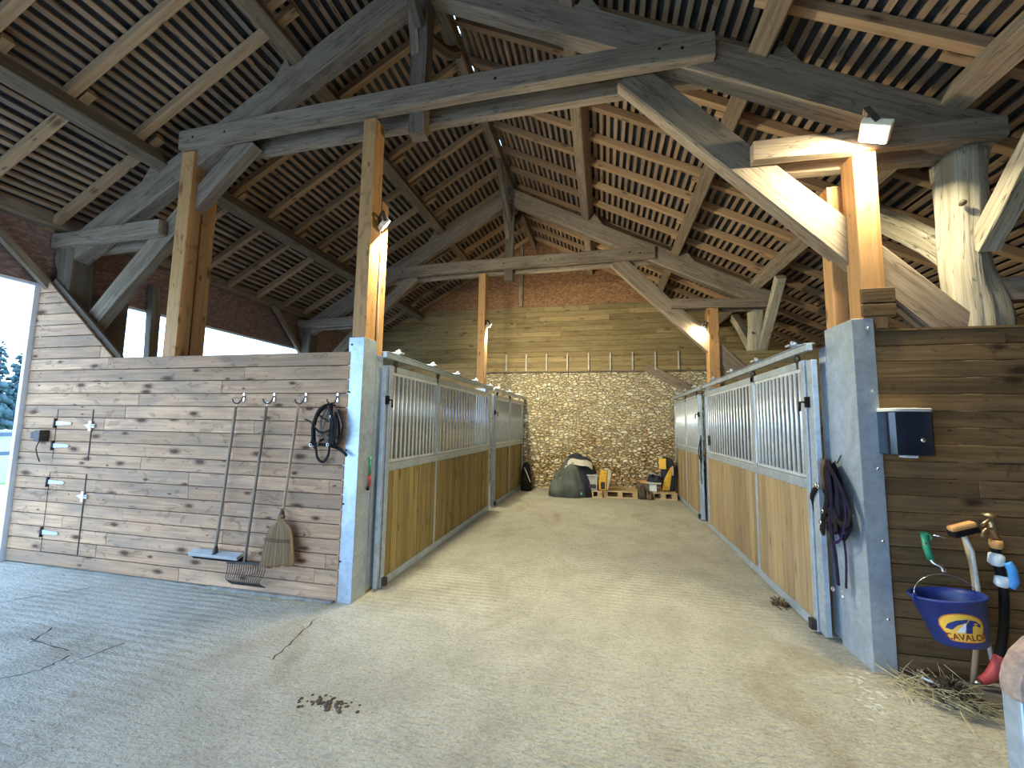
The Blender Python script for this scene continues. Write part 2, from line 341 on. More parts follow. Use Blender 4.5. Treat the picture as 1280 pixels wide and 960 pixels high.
    def lathe(s, prof, ctr, axis=(0, 0, 1), n=24, closed=False):
        """prof: (r, h) list"""
        ax = V(axis).normalized(); a = ax.orthogonal().normalized(); b = ax.cross(a); c0 = V(ctr); b0 = len(s.v)
        for r, h in prof:
            for k in range(n):
                t = 2*math.pi*k/n; s.v.append(c0+ax*h+(a*math.cos(t)+b*math.sin(t))*r)
        for i in range(len(prof)-1):
            for k in range(n):
                k2 = (k+1) % n; A, B = b0+i*n+k, b0+i*n+k2
                s.f.append([A, B, B+n, A+n]); s.uv.append([(i*.1, k/n), (i*.1, (k+1)/n), (i*.1+.1, (k+1)/n), (i*.1+.1, k/n)])
                s.r.append((.5, .5)); s.mi.append(s.cur); s.sm.append(True)
        return s
    def prism(s, poly, f0, f1, rnd=None):
        """poly: list of 2D; f0, f1 map (u,v) to 3D for the two faces"""
        R = (random.random(), random.random()) if rnd is None else rnd
        n = len(poly); b0 = len(s.v); s.v += [V(f0(*p)) for p in poly]+[V(f1(*p)) for p in poly]
        F = [list(range(b0, b0+n))[::-1], list(range(b0+n, b0+2*n))]; U = [poly[::-1], poly]
        for f, u in zip(F, U): s.f.append(f); s.uv.append([tuple(x) for x in u]); s.r.append(R); s.mi.append(s.cur); s.sm.append(False)
        for i in range(n):
            j = (i+1) % n; s.f.append([b0+i, b0+j, b0+n+j, b0+n+i]); s.uv.append([poly[i], poly[j], poly[j], poly[i]]); s.r.append(R); s.mi.append(s.cur); s.sm.append(False)
        return s
    def build(s, name, mats, parent=None, bev=0., origin=None):
        if not isinstance(mats, (list, tuple)): mats = [mats]
        if parent is not None: o = WL[parent.name]
        elif origin is not None: o = V(origin)
        else:
            o = V(((min(v.x for v in s.v)+max(v.x for v in s.v))/2, (min(v.y for v in s.v)+max(v.y for v in s.v))/2, min(v.z for v in s.v)))
        me = bpy.data.meshes.new(name); me.from_pydata([tuple(v-o) for v in s.v], [], s.f)
        u = me.uv_layers.new(name='UVMap'); r = me.uv_layers.new(name='R'); i = 0
        ul, rl = [], []
        for F, U, R in zip(s.f, s.uv, s.r):
            for k in range(len(F)): ul += list(U[k]); rl += list(R)
        u.data.foreach_set('uv', ul); r.data.foreach_set('uv', rl)
        for m in mats: me.materials.append(M[m])
        me.polygons.foreach_set('material_index', s.mi); me.polygons.foreach_set('use_smooth', s.sm)
        me.update()
        bm = bmesh.new(); bm.from_mesh(me); bmesh.ops.recalc_face_normals(bm, faces=bm.faces); bm.to_mesh(me); bm.free()
        ob = bpy.data.objects.new(name, me); COL.objects.link(ob)
        if parent is not None: ob.parent = parent; WL[ob.name] = o
        else: ob.location = o; WL[ob.name] = o
        if bev:
            b = ob.modifiers.new('bevel', 'BEVEL'); b.width = bev; b.segments = 2; b.limit_method = 'ANGLE'; b.angle_limit = .7
        return ob
WL = {}
def tag(o, label=None, cat=None, group=None, kind=None):
    if label: o['label'] = label
    if cat: o['category'] = cat
    if group: o['group'] = group
    if kind: o['kind'] = kind
    return o
def thing(name, label, cat, loc, group=None):
    o = bpy.data.objects.new(name, None); COL.objects.link(o); o.location = loc; o.empty_display_size = .1; WL[o.name] = V(loc)
    return tag(o, label, cat, group)
def catmull(P, n=6):
    P = [V(p) for p in P]; out = []
    for i in range(len(P)-1):
        a = P[max(i-1, 0)]; b = P[i]; c = P[i+1]; d = P[min(i+2, len(P)-1)]
        for k in range(n):
            t = k/n; out.append(.5*((2*b)+(c-a)*t+(2*a-5*b+4*c-d)*t*t+(3*b-a-3*c+d)*t**3))
    out.append(P[-1]); return out
def B(): return MB()

# ------------------------------------------------------------------ dimensions
YT1, YT2, YB = 3.3, 7.1, 9.8          # truss planes, back wall
RX, RZ = -1.68, 6.15                  # ridge (underside of battens)
ML, MR = .57, -.52
def zl(x): return RZ+ML*(x-RX)
def zr(x): return RZ+MR*(x-RX)
YN = -3.0                             # near end of barn
XL, XR = -6.05, 5.5

def hboards(mb, x0, x1, z0, z1, y0, y1, ph, clipx=None, gap=.0025, seg=(1.4, 3.2)):
    """horizontal boards in plane Y, front face y0; clipx(z)->(xmin,xmax)"""
    z = z0; row = 0
    while z < z1-.005:
        zt = min(z+ph, z1); xa, xb = x0, x1
        a0, b0 = clipx(z+1e-3) if clipx else (x0, x1); a1, b1 = clipx(zt-1e-3) if clipx else (x0, x1)
        lo, hi = min(a0, a1), max(b0, b1); x = lo-random.random()*1.5
        while x < hi:
            xe = x+random.uniform(*seg); p = max(x, lo); q = min(xe, hi)
            if q-p > .02:
                pb, pt = max(p, a0), max(p, a1); qb, qt = min(q, b0), min(q, b1)
                if qb-pb > .0 and qt-pt > -.5:
                    qt = max(qt, pt+.001); qb = max(qb, pb+.001); g = .001; dy = random.uniform(0, .0025)
                    bv = .004
                    mb.hexa([(pb+g, y0+dy, z+gap), (pb+g, y1, z+gap), (pt+g, y0+dy, zt-gap), (pt+g, y1, zt-gap), (qb-g, y0+dy, z+gap), (qb-g, y1, z+gap), (qt-g, y0+dy, zt-gap), (qt-g, y1, zt-gap)])
            x = xe
        z = zt; row += 1
def struct(mb, name, mats, parent=None, bev=0., label=None):
    o = mb.build(name, mats, parent, bev)
    if parent is None: o['kind'] = 'structure'
    if label: o['label'] = label
    return o

# ------------------------------------------------------------------ ground and floor
b = B(); b.box(XL-.05, XR+.2, YN-1, YB+.3, -.15, 0, 'y'); struct(b, 'floor', 'floor')
b = B(); b.box(-60, XL-.05, -40, 60, -.25, -.03); b.box(XL-.05, 60, -40, YN-1, -.25, -.03); struct(b, 'ground_yard', 'sand')
b = B(); b.box(-60, -13, -40, 60, -.2, .02); tag(b.build('meadow', 'grass'), kind='structure')

# ------------------------------------------------------------------ walls
# left front wall with its sloping shoulder
LWZ = 2.11
def clipL(z):
    if z <= LWZ+1e-6: return (-6.06, -2.165)
    return (-6.06, -4.9-(z-LWZ)*(.99/.83))
b = B(); hboards(b, -6.06, -2.165, LWZ-17*.1235, 2.97, 3.14, 3.165, .1235, clipL, gap=.0035)
WLF = struct(b, 'wall_front', 'plank', bev=.004)
b = B(); b.box(-6.07, -2.17, 3.166, 3.19, .0, LWZ-.01); struct(b, 'wall_front_backing', 'oldD', WLF)
b = B(); b.box(-6.11, -6.062, 3.10, 3.19, 0, 2.95, 'z'); struct(b, 'edge_trim', 'trim', WLF)
b = B(); b.bar((-4.86, 3.19, 2.10), (-5.93, 3.19, 2.99), .03, .07, (0, 0, 1)); struct(b, 'sloping_board', 'oldD', WLF)
b = B(); b.box(-3.45, -2.19, 3.10, 3.138, .0, .022); struct(b, 'floor_strip', 'concrete', WLF)
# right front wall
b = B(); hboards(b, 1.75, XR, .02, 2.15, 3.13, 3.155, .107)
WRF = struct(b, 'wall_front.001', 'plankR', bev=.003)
b = B(); b.box(1.76, XR, 3.125, 3.163, 2.15, 2.165); struct(b, 'top_cap', 'plankR', WRF)
# back wall: rubble, cladding, strand board
b = B()
nx, nz_ = 150, 48; x0, x1 = XL, XR
import mathutils
def stoneh(x, z): return mathutils.noise.fractal(V((x*3.2, 0, z*5.5)), 1, 2, 3)*.03
b0 = 0
for j in range(nz_+1):
    for i in range(nx+1):
        x = x0+(x1-x0)*i/nx; z = 2.76*j/nz_; b.v.append(V((x, YB+stoneh(x, z)-.01, z)))
for j in range(nz_):
    for i in range(nx):
        a = j*(nx+1)+i; b.f.append([a, a+1, a+nx+2, a+nx+1]); b.uv.append([(0, 0)]*4); b.r.append((.5, .5)); b.mi.append(0); b.sm.append(True)
b.box(XL, XR, YB+.08, YB+.3, 0, 2.76)
WB = struct(b, 'wall_back', 'stone')
def clipB(z):
    return (max(-6.0, RX-(RZ+.05-z)/ML), min(XR, RX+(RZ+.05-z)/(-MR)))
b = B(); hboards(b, XL, XR, 2.75, 4.39, YB-.05, YB-.02, .125, clipB, seg=(1., 2.6)); struct(b, 'cladding', 'plankB', WB, bev=.002)
b = B(); poly = [clipB(4.39)[0:1]+(4.39,), clipB(4.39)[1:2]+(4.39,), (RX, RZ+.05)]
b.prism(poly, lambda u, v: (u, YB-.03, v), lambda u, v: (u, YB+.25, v)); struct(b, 'strand_board_gable', 'osb', WB)
b = B(); b.box(-6.0, XR, YB-.02, YB+.2, 2.76, 4.38); struct(b, 'gable_backing', 'oldD', WB)
b = B(); b.bar((-1.98, YB-.09, 4.39), (-1.98, YB-.09, 5.95), .09, .1, (0, 1, 0)); struct(b, 'gable_stud', 'old', WB)
b = B(); b.rough((.95, YB-.0, 2.86), (2.1, YB-.0, 2.2), .16, .2, n=4); struct(b, 'embedded_brace', 'old', WB)
b = B(); b.box(XL+.3, XR-.5, YB-.065, YB-.05, 2.745, 2.775); struct(b, 'lower_edge_strip', 'oldD', WB)
for i in range(9):
    x = -2.35+i*.5
    b = B(); b.box(x, x+.03, YB-.085, YB-.055, 2.78, 3.2, 'z'); struct(b, 'pale_batten', 'rugwhite', WB)
# left side wall of the stalls: low boards, then an open band, then strand board
b = B()
zc = .0
while zc < 1.9:
    y = 4.0
    while y < YB:
        ye = min(y+random.uniform(1.5, 3), YB); b.box(XL-.02, XL+.02, y+.002, ye-.002, zc+.002, zc+.12, 'y'); y = ye
    zc += .123
WS = struct(b, 'wall_left', 'plank')
b = B(); b.box(XL-.02, XL+.02, 3.2, 3.98, .0, 2.98, 'y'); struct(b, 'dark_board_panel', 'oldD', WS)
b = B(); b.box(XL-.03, XL, YN, YB, 2.95, 3.68, 'y'); struct(b, 'strand_board_band', 'osbL', WS)
b = B(); b.box(XL-.04, XL+.01, YN, YB, 2.92, 2.95, 'y'); struct(b, 'band_edge', 'trim', WS)
b = B(); b.rough((XL+.05, YN, 3.66), (XL+.05, YB, 3.66), .14, .14, n=24); struct(b, 'wall_plate', 'old', WS)
# right side wall (outshot), unseen near gable
b = B()
zc = .0
while zc < 2.35:
    b.box(XR, XR+.03, YN, YB, zc+.002, zc+.12, 'y'); zc += .123
WR_ = struct(b, 'wall_right', 'plankR')
b = B(); hboards(b, -1.0, XR, 0, 5.9, YN-.03, YN, .125, lambda z: (-1.0, min(XR, RX+(RZ+.05-z)/(-MR))) if z < 5.7 else (-1.0, -.9))  # unseen; closed on the right to keep daylight off the right front wall
struct(b, 'wall_near_unseen', 'plankR')
b = B(); b.prism([(-6.2, 3.6), (-1., 3.6), (-1., 5.8), (RX, RZ)], lambda u, v: (u, YN-.03, v), lambda u, v: (u, YN, v)); struct(b, 'wall_near_gable', 'osbL')

# ------------------------------------------------------------------ roof
def slope(side):
    m = ML if side < 0 else MR; zf = zl if side < 0 else zr
    xe = -6.45 if side < 0 else 5.75
    ang = math.atan(m); nrm = V((-m, 0, 1)).normalized(); dn = V((side, 0, m*side)).normalized()   # down the slope
    top = V((RX+side*.005, 0, zf(RX+side*.005)))
    Ls = abs(xe-RX)/abs(dn.x)
    # tile deck
    b = B(); y0, y1 = YN-.3, YB+.3; t0 = .045
    k = 0; s = .0; row = .32
    while s < Ls:
        e = min(s+row+.05, Ls)
        for yy0, yy1 in ((y0, y1),):
            a = top+dn*s+nrm*(t0); c = top+dn*e+nrm*(t0+.012)
            b.hexa([(a.x, y0, a.z), (a.x+nrm.x*.01, y0, a.z+nrm.z*.01), (c.x, y0, c.z), (c.x+nrm.x*.01, y0, c.z+nrm.z*.01),
                    (a.x, y1, a.z), (a.x+nrm.x*.01, y1, a.z+nrm.z*.01), (c.x, y1, c.z), (c.x+nrm.x*.01, y1, c.z+nrm.z*.01)])
        s += row
    nm = 'ceiling' if side < 0 else 'ceiling.001'
    C_ = struct(b, nm, 'slate')
    # battens
    s = .06; i = 0
    while s < Ls-.02:
        p = top+dn*s+nrm*.022
        b = B(); q = V((p.x, y0, p.z)); y = y0
        while y < y1:
            ye = min(y+random.uniform(2.5, 4.2), y1); j = random.uniform(-.006, .006)
            b.bar((p.x+dn.x*j, y, p.z+dn.z*j), (p.x+dn.x*j, ye-.004, p.z+dn.z*j), .046, .036, nrm, rnd=(random.random(), random.random())); y = ye
        o = b.build('batten', 'batt', C_); s += .101; i += 1
    # common rafters, bay by bay
    bays = ([(.0, -3.05), (-3.0, -4.78), (-4.7, xe+.12)] if side < 0 else [(.0, -.12), (-.2, 1.36), (1.26, 2.5), (2.4, xe-.12)])
    for bi, (xa, xb) in enumerate(bays):
        if xa == .0: xa = RX+side*.1
        if bi == 0: xa = RX+side*.1
        y = YN+.3+bi*.13*(1 if side < 0 else .6)
        while y < YB-.15:
            jj = random.uniform(-.03, .03)
            pa = V((xa-side*.12*(bi > 0), y+jj, zf(xa-side*.12*(bi > 0))))-nrm*.042; pb = V((xb, y+jj+random.uniform(-.02, .02), zf(xb)))-nrm*.042
            b = B(); b.bar(pa, pb, .072, .082, nrm); b.build('rafter', 'raft', C_, bev=.004); y += .555
    return C_
CL = slope(-1); CR = slope(1)
for ya, yb_ in ((YN, 4.02), (4.30, 4.74), (4.84, 6.18), (6.36, YB)):
    b = B(); b.box(RX-.05, RX+.10, ya, yb_, RZ+.07, RZ+.10, 'y'); struct(b, 'ridge_cap', 'slate', CR)
# ridge board
def timber(name, mats, p0, p1, w, h, label, cat='beam', upv=(0, 0, 1), group=None, n=None, j=.007, bow=0., w1=None, h1=None):
    b = B(); n = n or max(3, int((V(p1)-V(p0)).length/.45)); b.rough(p0, p1, w, h, upv, n, j, bow, None, w1, h1)
    return tag(b.build(name, mats), label, cat, group)
timber('ridge_beam', 'purl', (RX, YN, RZ-.16), (RX, YB-.06, RZ-.16), .1, .2, 'ridge beam running the length of the barn under the roof peak')
nl = V((-ML, 0, 1)).normalized(); nr = V((-MR, 0, 1)).normalized()
def purlin(x, side, w, h, label, mat='purl'):
    zf = zl if side < 0 else zr; nn = nl if side < 0 else nr
    c = V((x, 0, zf(x)))-nn*(.083+h/2)
    timber('purlin', mat, (c.x, YN, c.z), (c.x, YB-.07, c.z), w, h, label, 'beam', nn, n=26, j=.006)
purlin(-3.12, -1, .13, .17, 'upper purlin under the left roof slope, between collar beams and ridge')
purlin(-4.74, -1, .14, .19, 'dark lower purlin of the left roof slope, nearest the eave', 'oldD')
purlin(-.18, 1, .15, .19, 'uppermost purlin of the right roof slope, next below the ridge')
purlin(1.3, 1, .15, .19, 'middle purlin of the right roof slope, above the right stall doors')
purlin(2.5, 1, .16, .20, 'low grey purlin of the right slope resting on the rough pale posts', 'old')

# ------------------------------------------------------------------ trusses
def truss(Y, near):
    w_ = 'nearer' if near else 'farther'
    t = thing('roof_truss', 'nearer grey oak roof truss, over the first stall posts' if near else 'farther grey oak roof truss, halfway down the barn', 'roof truss', (RX, Y, 0))
    def pl(x, side):  # top of principal rafter
        return (zl(x) if side < 0 else zr(x))-.28
    o = 'old'
    b = B(); b.rough((RX, Y, pl(RX, -1)-.14), (-6.05, Y, pl(-6.05, -1)-.14), .15, .27, n=11, j=.012, h1=.30); b.build('principal_rafter', o, t)
    b = B(); b.rough((RX, Y, pl(RX, 1)-.14), (2.62, Y, pl(2.62, 1)-.14), .15, .28, n=11, j=.012); b.build('principal_rafter', o, t)
    dz = 0 if near else -.06
    for yy, dzz in ((-.11, 0), (.13, -.015)):
        b = B(); b.rough((-4.33, Y+yy, 4.41+dz+dzz), (.86, Y+yy, 4.465+dz+dzz), .085, .2, n=12, j=.006, bow=.02); c = b.build('collar_beam', o, t)
        for x in (-4.15, -3.75, -1.75, -.9, .45, .62):
            if yy < 0:
                q = B(); q.lathe([(0, -.012), (.014, -.012), (.014, .0), (.0, .002)], (x, Y+yy-.043, 4.42+dz+random.uniform(-.03, .03)+(x+4.3)*.01), (0, -1, 0), 8); q.build('peg', 'black', c)
    b = B(); b.rough((RX, Y, 4.16+dz), (RX, Y, RZ-.25), .15, .14, (0, 1, 0), 6, .014, w1=.17); b.build('king_post', 'oldD', t)
    b = B(); b.rough((RX-.03, Y-.02, 4.95+dz), (RX-.09, Y-.02, 5.55), .09, .1, (0, 1, 0), 5, .008); b.build('king_post_cheek', o, t)
    # curved braces along the ridge
    for sy in (1, -1):
        b = B(); P = catmull([(RX, Y+sy*.05, 5.25), (RX, Y+sy*.33, 5.42), (RX, Y+sy*.62, 5.62), (RX, Y+sy*.9, 5.9)], 4)
        b.tube(P, .06, 6, 1.2, smooth=False); b.build('ridge_brace', 'oldD', t)
    # long braces
    b = B(); b.rough((.22, Y+.01, 4.42+dz), (2.52, Y+.01, 1.98), .11, .25, n=8, j=.006); b.build('long_brace', o if near else 'old', t)
    b = B(); b.rough((-3.55, Y+.01, 4.38+dz), (-5.62, Y+.01, 2.36), .11, .20, n=8, j=.008, bow=.04); b.build('long_brace', o, t)
    # double ties
    for yy in (-.1, .12):
        b = B(); b.rough((1.10, Y+yy, 3.545+dz*.6), (2.62, Y+yy, 3.52+dz), .08, .15, n=5, j=.009); b.build('tie_beam', o, t)
        b = B(); b.rough((-6.02, Y+yy, 3.45+dz*.3), (-4.5, Y+yy, 3.49+dz*.3), .08, .16, n=5, j=.006); b.build('tie_beam', o, t)
    # chocks below the purlins
    for x, side in ((-3.12, -1), (-4.74, -1), (-.18, 1), (1.3, 1)):
        zf = zl if side < 0 else zr; nn = nl if side < 0 else nr; dn = V((side, 0, (ML if side < 0 else MR)*side)).normalized()
        p = V((x, 0, zf(x)))-nn*.275+dn*.10
        a, c2, d = p, p+dn*.30, p+nn*.17
        b = B(); b.prism([(a.x, a.z), (c2.x, c2.z), (d.x, d.z)], lambda u, v: (u, Y-.07, v), lambda u, v: (u, Y+.07, v)); b.build('chock', o, t)
    # eave post
    b = B(); b.rough((-5.86, Y+.02, 0.), (-5.86, Y+.02, 3.38), .2, .24, (0, 1, 0), 9, .012); tag(b.build('eave_post', 'oldD', t), 'dark eave post')
    b = B(); b.rough((XL+.08, Y-.05, 2.84), (XL+.08, Y-.84, 3.62), .06, .085, n=4); b.build('eave_brace', o, t)
    return t
T1 = truss(YT1, True); T2 = truss(YT2, False)

# rough pale posts under the low purlin, with their braces
def rough_post(Y, label, scale=1.):
    t = thing('oak_post', label, 'post', (2.47, Y, 0))
    n = 60; K = 36; b = B(); b0 = 0
    for i in range(n+1):
        z = 3.42*i/n; t_ = i/n
        hw = (.105+.03*math.exp(-((z-2.25)/.35)**2)*1.3+.03*max(0, (1.5-z)/1.5)); hd = .12+.02*math.sin(z*2)
        cx = 2.46+.02*math.sin(z*1.7+.5)+.03*math.exp(-((z-2.3)/.3)**2)
        for k in range(K):
            a = 2*math.pi*k/K; ca, sa = math.cos(a), math.sin(a)
            q = (abs(ca)**4+abs(sa)**4)**-.25
            nn_ = mathutils.noise.noise(V((ca*2.2+Y, sa*2.2, z*1.1)))*.035+mathutils.noise.noise(V((ca*6+Y, sa*6, z*2)))*.02+mathutils.noise.noise(V((ca*9, sa*9+Y, z*6)))*.008
            b.v.append(V((cx+ca*(hw*q+nn_), Y+sa*(hd*q+nn_), z)))
    for i in range(n):
        for k in range(K):
            k2 = (k+1) % K; b.f.append([i*K+k, i*K+k2, (i+1)*K+k2, (i+1)*K+k]); z0, z1 = 3.42*i/n, 3.42*(i+1)/n
            b.uv.append([(z0, k*.04), (z0, k*.04+.04), (z1, k*.04+.04), (z1, k*.04)]); b.r.append((.4, .3)); b.mi.append(0); b.sm.append(True)
    b.f.append([n*K+k for k in range(K)]); b.uv.append([(0, 0)]*K); b.r.append((.4, .3)); b.mi.append(0); b.sm.append(False)
    b.build('trunk', 'oldP', t)
    b = B(); b.rough((2.45, Y+.09, 2.72), (2.45, Y+1.08, 3.58), .12, .15, n=5, j=.008, bow=.03); b.build('far_brace', 'oldP', t)
    b = B(); b.rough((2.49, Y-.08, 2.72), (2.49, Y-.92, 3.66), .12, .13, n=5, j=.005); b.build('near_brace', 'oldP', t)
    b = B(); b.rough((2.58, Y, 2.44), (4.6, Y, 2.50), .12, .16, n=6); b.build('outshot_tie', 'old', t)
    b = B(); b.lathe([(0, .0), (.018, 0), (.02, .02), (.0, .035)], (2.36, Y-.13, 3.02), (-.3, -1, 0), 8); b.build('knot_stub', 'oldD', t)
    return t
rough_post(3.335, 'thick rough pale oak post behind the right front wall, beside the bright floodlight')
rough_post(7.29, 'pale oak post with V braces far right behind the stall partition')

# ------------------------------------------------------------------ new timber posts
def new_post(label, x0, x1, y0, y1, z0, z1, rear=None, block=None):
    t = thing('timber_post', label, 'post', ((x0+x1)/2, (y0+y1)/2, 0))
    b = B()
    if block: b.box(1.636, 1.744, y0, y1, 0, 2.18, 'z'); b.box(x0, x1, y0, y1, 2.17, z1, 'z')
    else: b.box(x0, x1, y0, y1, z0, z1, 'z')
    b.build('front_timber', 'post', t, bev=.006)
    if rear:
        b = B(); b.box(*rear, 'z'); b.build('rear_timber', 'post', t, bev=.006)
    if block:
        for k, (za, zb) in enumerate(block):
            b = B(); b.box(x0-.015, x1+.035, y0-.03, y0-.001, za, zb, 'x'); b.build('packing_board', 'plankR', t, bev=.004)
    return t
new_post('orange timber post at the left aisle corner, standing on the galvanised column', -2.172, -2.043, 3.168, 3.325, 0.0, 4.315, (-2.17, -2.046, 3.35, 3.47, 0.0, 3.6))
new_post('orange timber post rising behind the left plank wall to the collar beam end', -4.33, -4.17, 3.195, 3.33, 0., 4.30, (-4.32, -4.18, 3.35, 3.5, 0, 4.1))
new_post('orange timber post directly under the blazing floodlight, right aisle corner', 1.71, 1.85, 3.135, 3.29, 0., 3.42, (1.64, 1.775, 3.335, 3.455, 0, 3.3), [(2.25, 2.33), (2.34, 2.44)])
new_post('orange timber post halfway down the aisle on the left', -2.23, -2.10, 7.0, 7.2, 0, 4.25)
new_post('orange timber post halfway down the aisle on the right, below the tie beam', 1.66, 1.82, 7.0, 7.2, 0, 3.46)

# ------------------------------------------------------------------ galvanised columns
def column(label, x0, x1, y0, y1, h, near_face):
    t = thing('galvanised_column', label, 'metal column', ((x0+x1)/2, (y0+y1)/2, 0))
    s = 1 if near_face > 0 else -1
    b = B(); tk = .006
    b.box(x0, x1, y0, y0+tk, 0, h, 'z')                       # front flange
    if s > 0: b.box(x1-tk, x1, y0, y1, 0, h, 'z')             # aisle web of left column
    else: b.box(x0, x0+tk, y0, y1, 0, h, 'z')
    b.build('steel_casing', 'galv', t, bev=.003)
    for z in ([2.17, 1.75, 1.25, .8, .33] if h > 2.1 else []):
        b = B(); xc = x0+.03 if s > 0 else x1-.035
        b.lathe([(.0, .008), (.008, .006), (.009, 0)], (xc, y0, z), (0, -1, 0), 8); b.build('screw', 'iron' if s > 0 else 'chrome', t)
    xf = x1 if s > 0 else x0
    b = B(); b.box(xf-.01 if s > 0 else xf-.0, xf+.0 if s > 0 else xf+.01, y1+.008, y1+(.115 if s > 0 else .10), .03, h-.12, 'z'); b.build('guide_channel', 'galv', t, bev=.002)
    return t
column('galvanised column at the left aisle corner beside the hung bridle', -2.185, -2.036, 3.150, 3.36, 2.235, 1)
column('galvanised column at the right aisle corner with the halter hanging on it', 1.627, 1.752, 3.110, 3.46, 2.235, -1)
column('small galvanised column halfway down on the left', -2.24, -2.05, 6.98, 7.2, 2.12, 1)
column('small galvanised column halfway down on the right', 1.62, 1.83, 6.98, 7.2, 2.12, -1)

# ------------------------------------------------------------------ stall fronts
def stall_front(label, sx, p0, p1, split, mat, win, hooks=()):
    """p0,p1: (x,y) of the near and far ends; split: fraction; sx +1 when the aisle is on +X"""
    A = V((p0[0], p0[1], 0)); E = V((p1[0], p1[1], 0)); D = (E-A).normalized(); Ln = (E-A).length; nrm = V((sx, 0, 0))
    t = thing('stall_front', label, 'stall door', ((A+E)/2))
    def bx(b, s0, s1, z0, z1, d0, d1, grain='z'):
        c = []
        P = lambda s, d, z: A+D*s+nrm*d+V((0, 0, z))
        if grain == 'z':
            for z in (z0, z1):
                for s in (s0, s1):
                    for d in (d0, d1): c.append(P(s, d, z))
        else:
            for s in (s0, s1):
                for z in (z0, z1):
                    for d in (d0, d1): c.append(P(s, d, z))
        b.hexa(c)
    sp_ = split*Ln; mz = 1.04
    b = B()
    bx(b, 0, .055, .02, 2.03, -.02, .02); bx(b, Ln-.055, Ln, .02, 2.03, -.02, .02); bx(b, sp_-.02, sp_+.02, .05, mz, -.018, .018); bx(b, sp_-.04, sp_+.04, mz, 2.03, -.02, .02)
    bx(b, .055, Ln-.055, .02, .09, -.02, .02, 's'); bx(b, .055, Ln-.055, mz, mz+.075, -.02, .022, 's'); bx(b, .055, Ln-.055, 1.97, 2.03, -.02, .02, 's')
    b.build('frame', 'galv', t, bev=.003)
    for s0, s1 in ((.055, sp_-.02), (sp_+.02, Ln-.055)):
        b = B(); n = max(3, round((s1-s0)/.108)); w_ = (s1-s0)/n
        for i in range(n): bx(b, s0+i*w_+.003, s0+(i+1)*w_-.003, .09, mz, -.012, .012+random.uniform(-.002, .002))
        b.build('lower_panel', mat, t, bev=.005)
    for gi, (s0, s1) in enumerate(((.055, sp_-.04), (sp_+.04, Ln-.055))):
        b = B(); d = .0
        bx(b, s0, s1, mz+.08, mz+.105, -.012, .012, 's'); bx(b, s0, s1, 1.945, 1.97, -.012, .012, 's'); bx(b, s0, s0+.02, mz+.08, 1.97, -.012, .012); bx(b, s1-.02, s1, mz+.08, 1.97, -.012, .012)
        g = b.build('grille', 'galvB', t)
        n = max(3, round((s1-s0-.04)/(.086 if s1-s0 < 1.4 else .115))); w_ = (s1-s0-.04)/n
        for i in range(n):
            p = A+D*(s0+.02+(i+.5)*w_)
            b = B(); b.tube([p+V((0, 0, mz+.105)), p+V((0, 0, 1.945))], .0155 if s1-s0 < 1.4 else .0135, 8); b.build('bar', 'galvB', g)
    # top track, hangers
    b = B(); bx(b, -.12, Ln+.05, 2.085, 2.135, .005, .045, 's'); bx(b, -.12, Ln+.05, 2.135, 2.141, -.015, .06, 's'); b.build('top_track', 'galv', t, bev=.003)
    k = 0; s = .12
    while s < Ln:
        b = B(); P = A+D*s+nrm*.04
        b.bar(P+V((0, 0, 2.152)), P+V((0, 0, 2.20)), .02, .03, (0, 1, 0)); b.bar(P+nrm*.04+V((0, 0, 2.165)), P-nrm*.08+V((0, 0, 2.165)), .07, .012, (0, 0, 1)); b.tube([P+D*-.06+V((0, 0, 2.175)), P+D*.06+V((0, 0, 2.175))], .008, 6)
        b.build('track_clamp', 'galvB', t); s += .82
    for s in (.1, Ln*split-.05):
        P = A+D*s+nrm*.02
        b = B(); b.lathe([(0, -.012), (.03, -.012), (.035, 0), (.03, .012), (0, .012)], P+V((0, 0, 2.05)), nrm, 14); b.bar(P+V((0, 0, 2.04)), P+V((0, 0, 1.97)), .03, .008, nrm); b.build('roller', 'iron', t)
    b = B(); P = A+D*.03+nrm*.03; b.bar(P+V((0, 0, .03)), P+V((0, 0, .10)), .05, .05, nrm); b.build('floor_guide', 'iron', t)
    # inner near stile seen as a second channel
    b = B(); bx(b, -.095 if split < .4 and sx < 0 else -.055, -.010, .03, 2.02, -.03, .008); b.build('stop_channel', 'galv', t, bev=.003)
    b = B(); P = A+D*-.03+nrm*.02; b.bar(P+V((0, 0, 1.66)), P+V((0, 0, 1.74)), .03, .03, nrm); b.tube([P+V((0, 0, 1.70)), P+nrm*.05+V((0, 0, 1.70)), P+nrm*.055+V((0, 0, 1.63))], .009, 6); b.build('latch_bolt', 'black', t)
    for (s, z, kind) in hooks:
        P = A+D*s+nrm*.03+V((0, 0, z))
        if kind == 'handle': b = B(); b.tube([P+V((0, 0, .07)), P+nrm*.03+V((0, 0, .06)), P+nrm*.03-V((0, 0, .06)), P-V((0, 0, .07))], .008, 6); b.build('handle', 'black', t)
        if kind == 'tagplate': b = B(); b.bar(P+V((0, 0, .07)), P-V((0, 0, .07)), .09, .008, nrm); b.build('dark_plate', 'iron', t)
    return t
stall_front('sliding stall front on the left, nearest the bridle and brooms', 1, (-1.975, 3.47), (-1.965, 6.98), .335, 'door', 0)
stall_front('sliding stall front on the left, farther one by the stone wall', 1, (-1.955, 7.27), (-1.89, 9.62), .47, 'door', 0)
stall_front('sliding stall front on the right, nearest the hanging halter', -1, (1.54, 3.56), (1.54, 6.75), .36, 'doorR', 0, [(2.98, 1.30, 'tagplate')])
stall_front('sliding stall front on the right, farther one by the stone wall', -1, (1.54, 7.22), (1.54, 9.55), .47, 'doorR', 0)
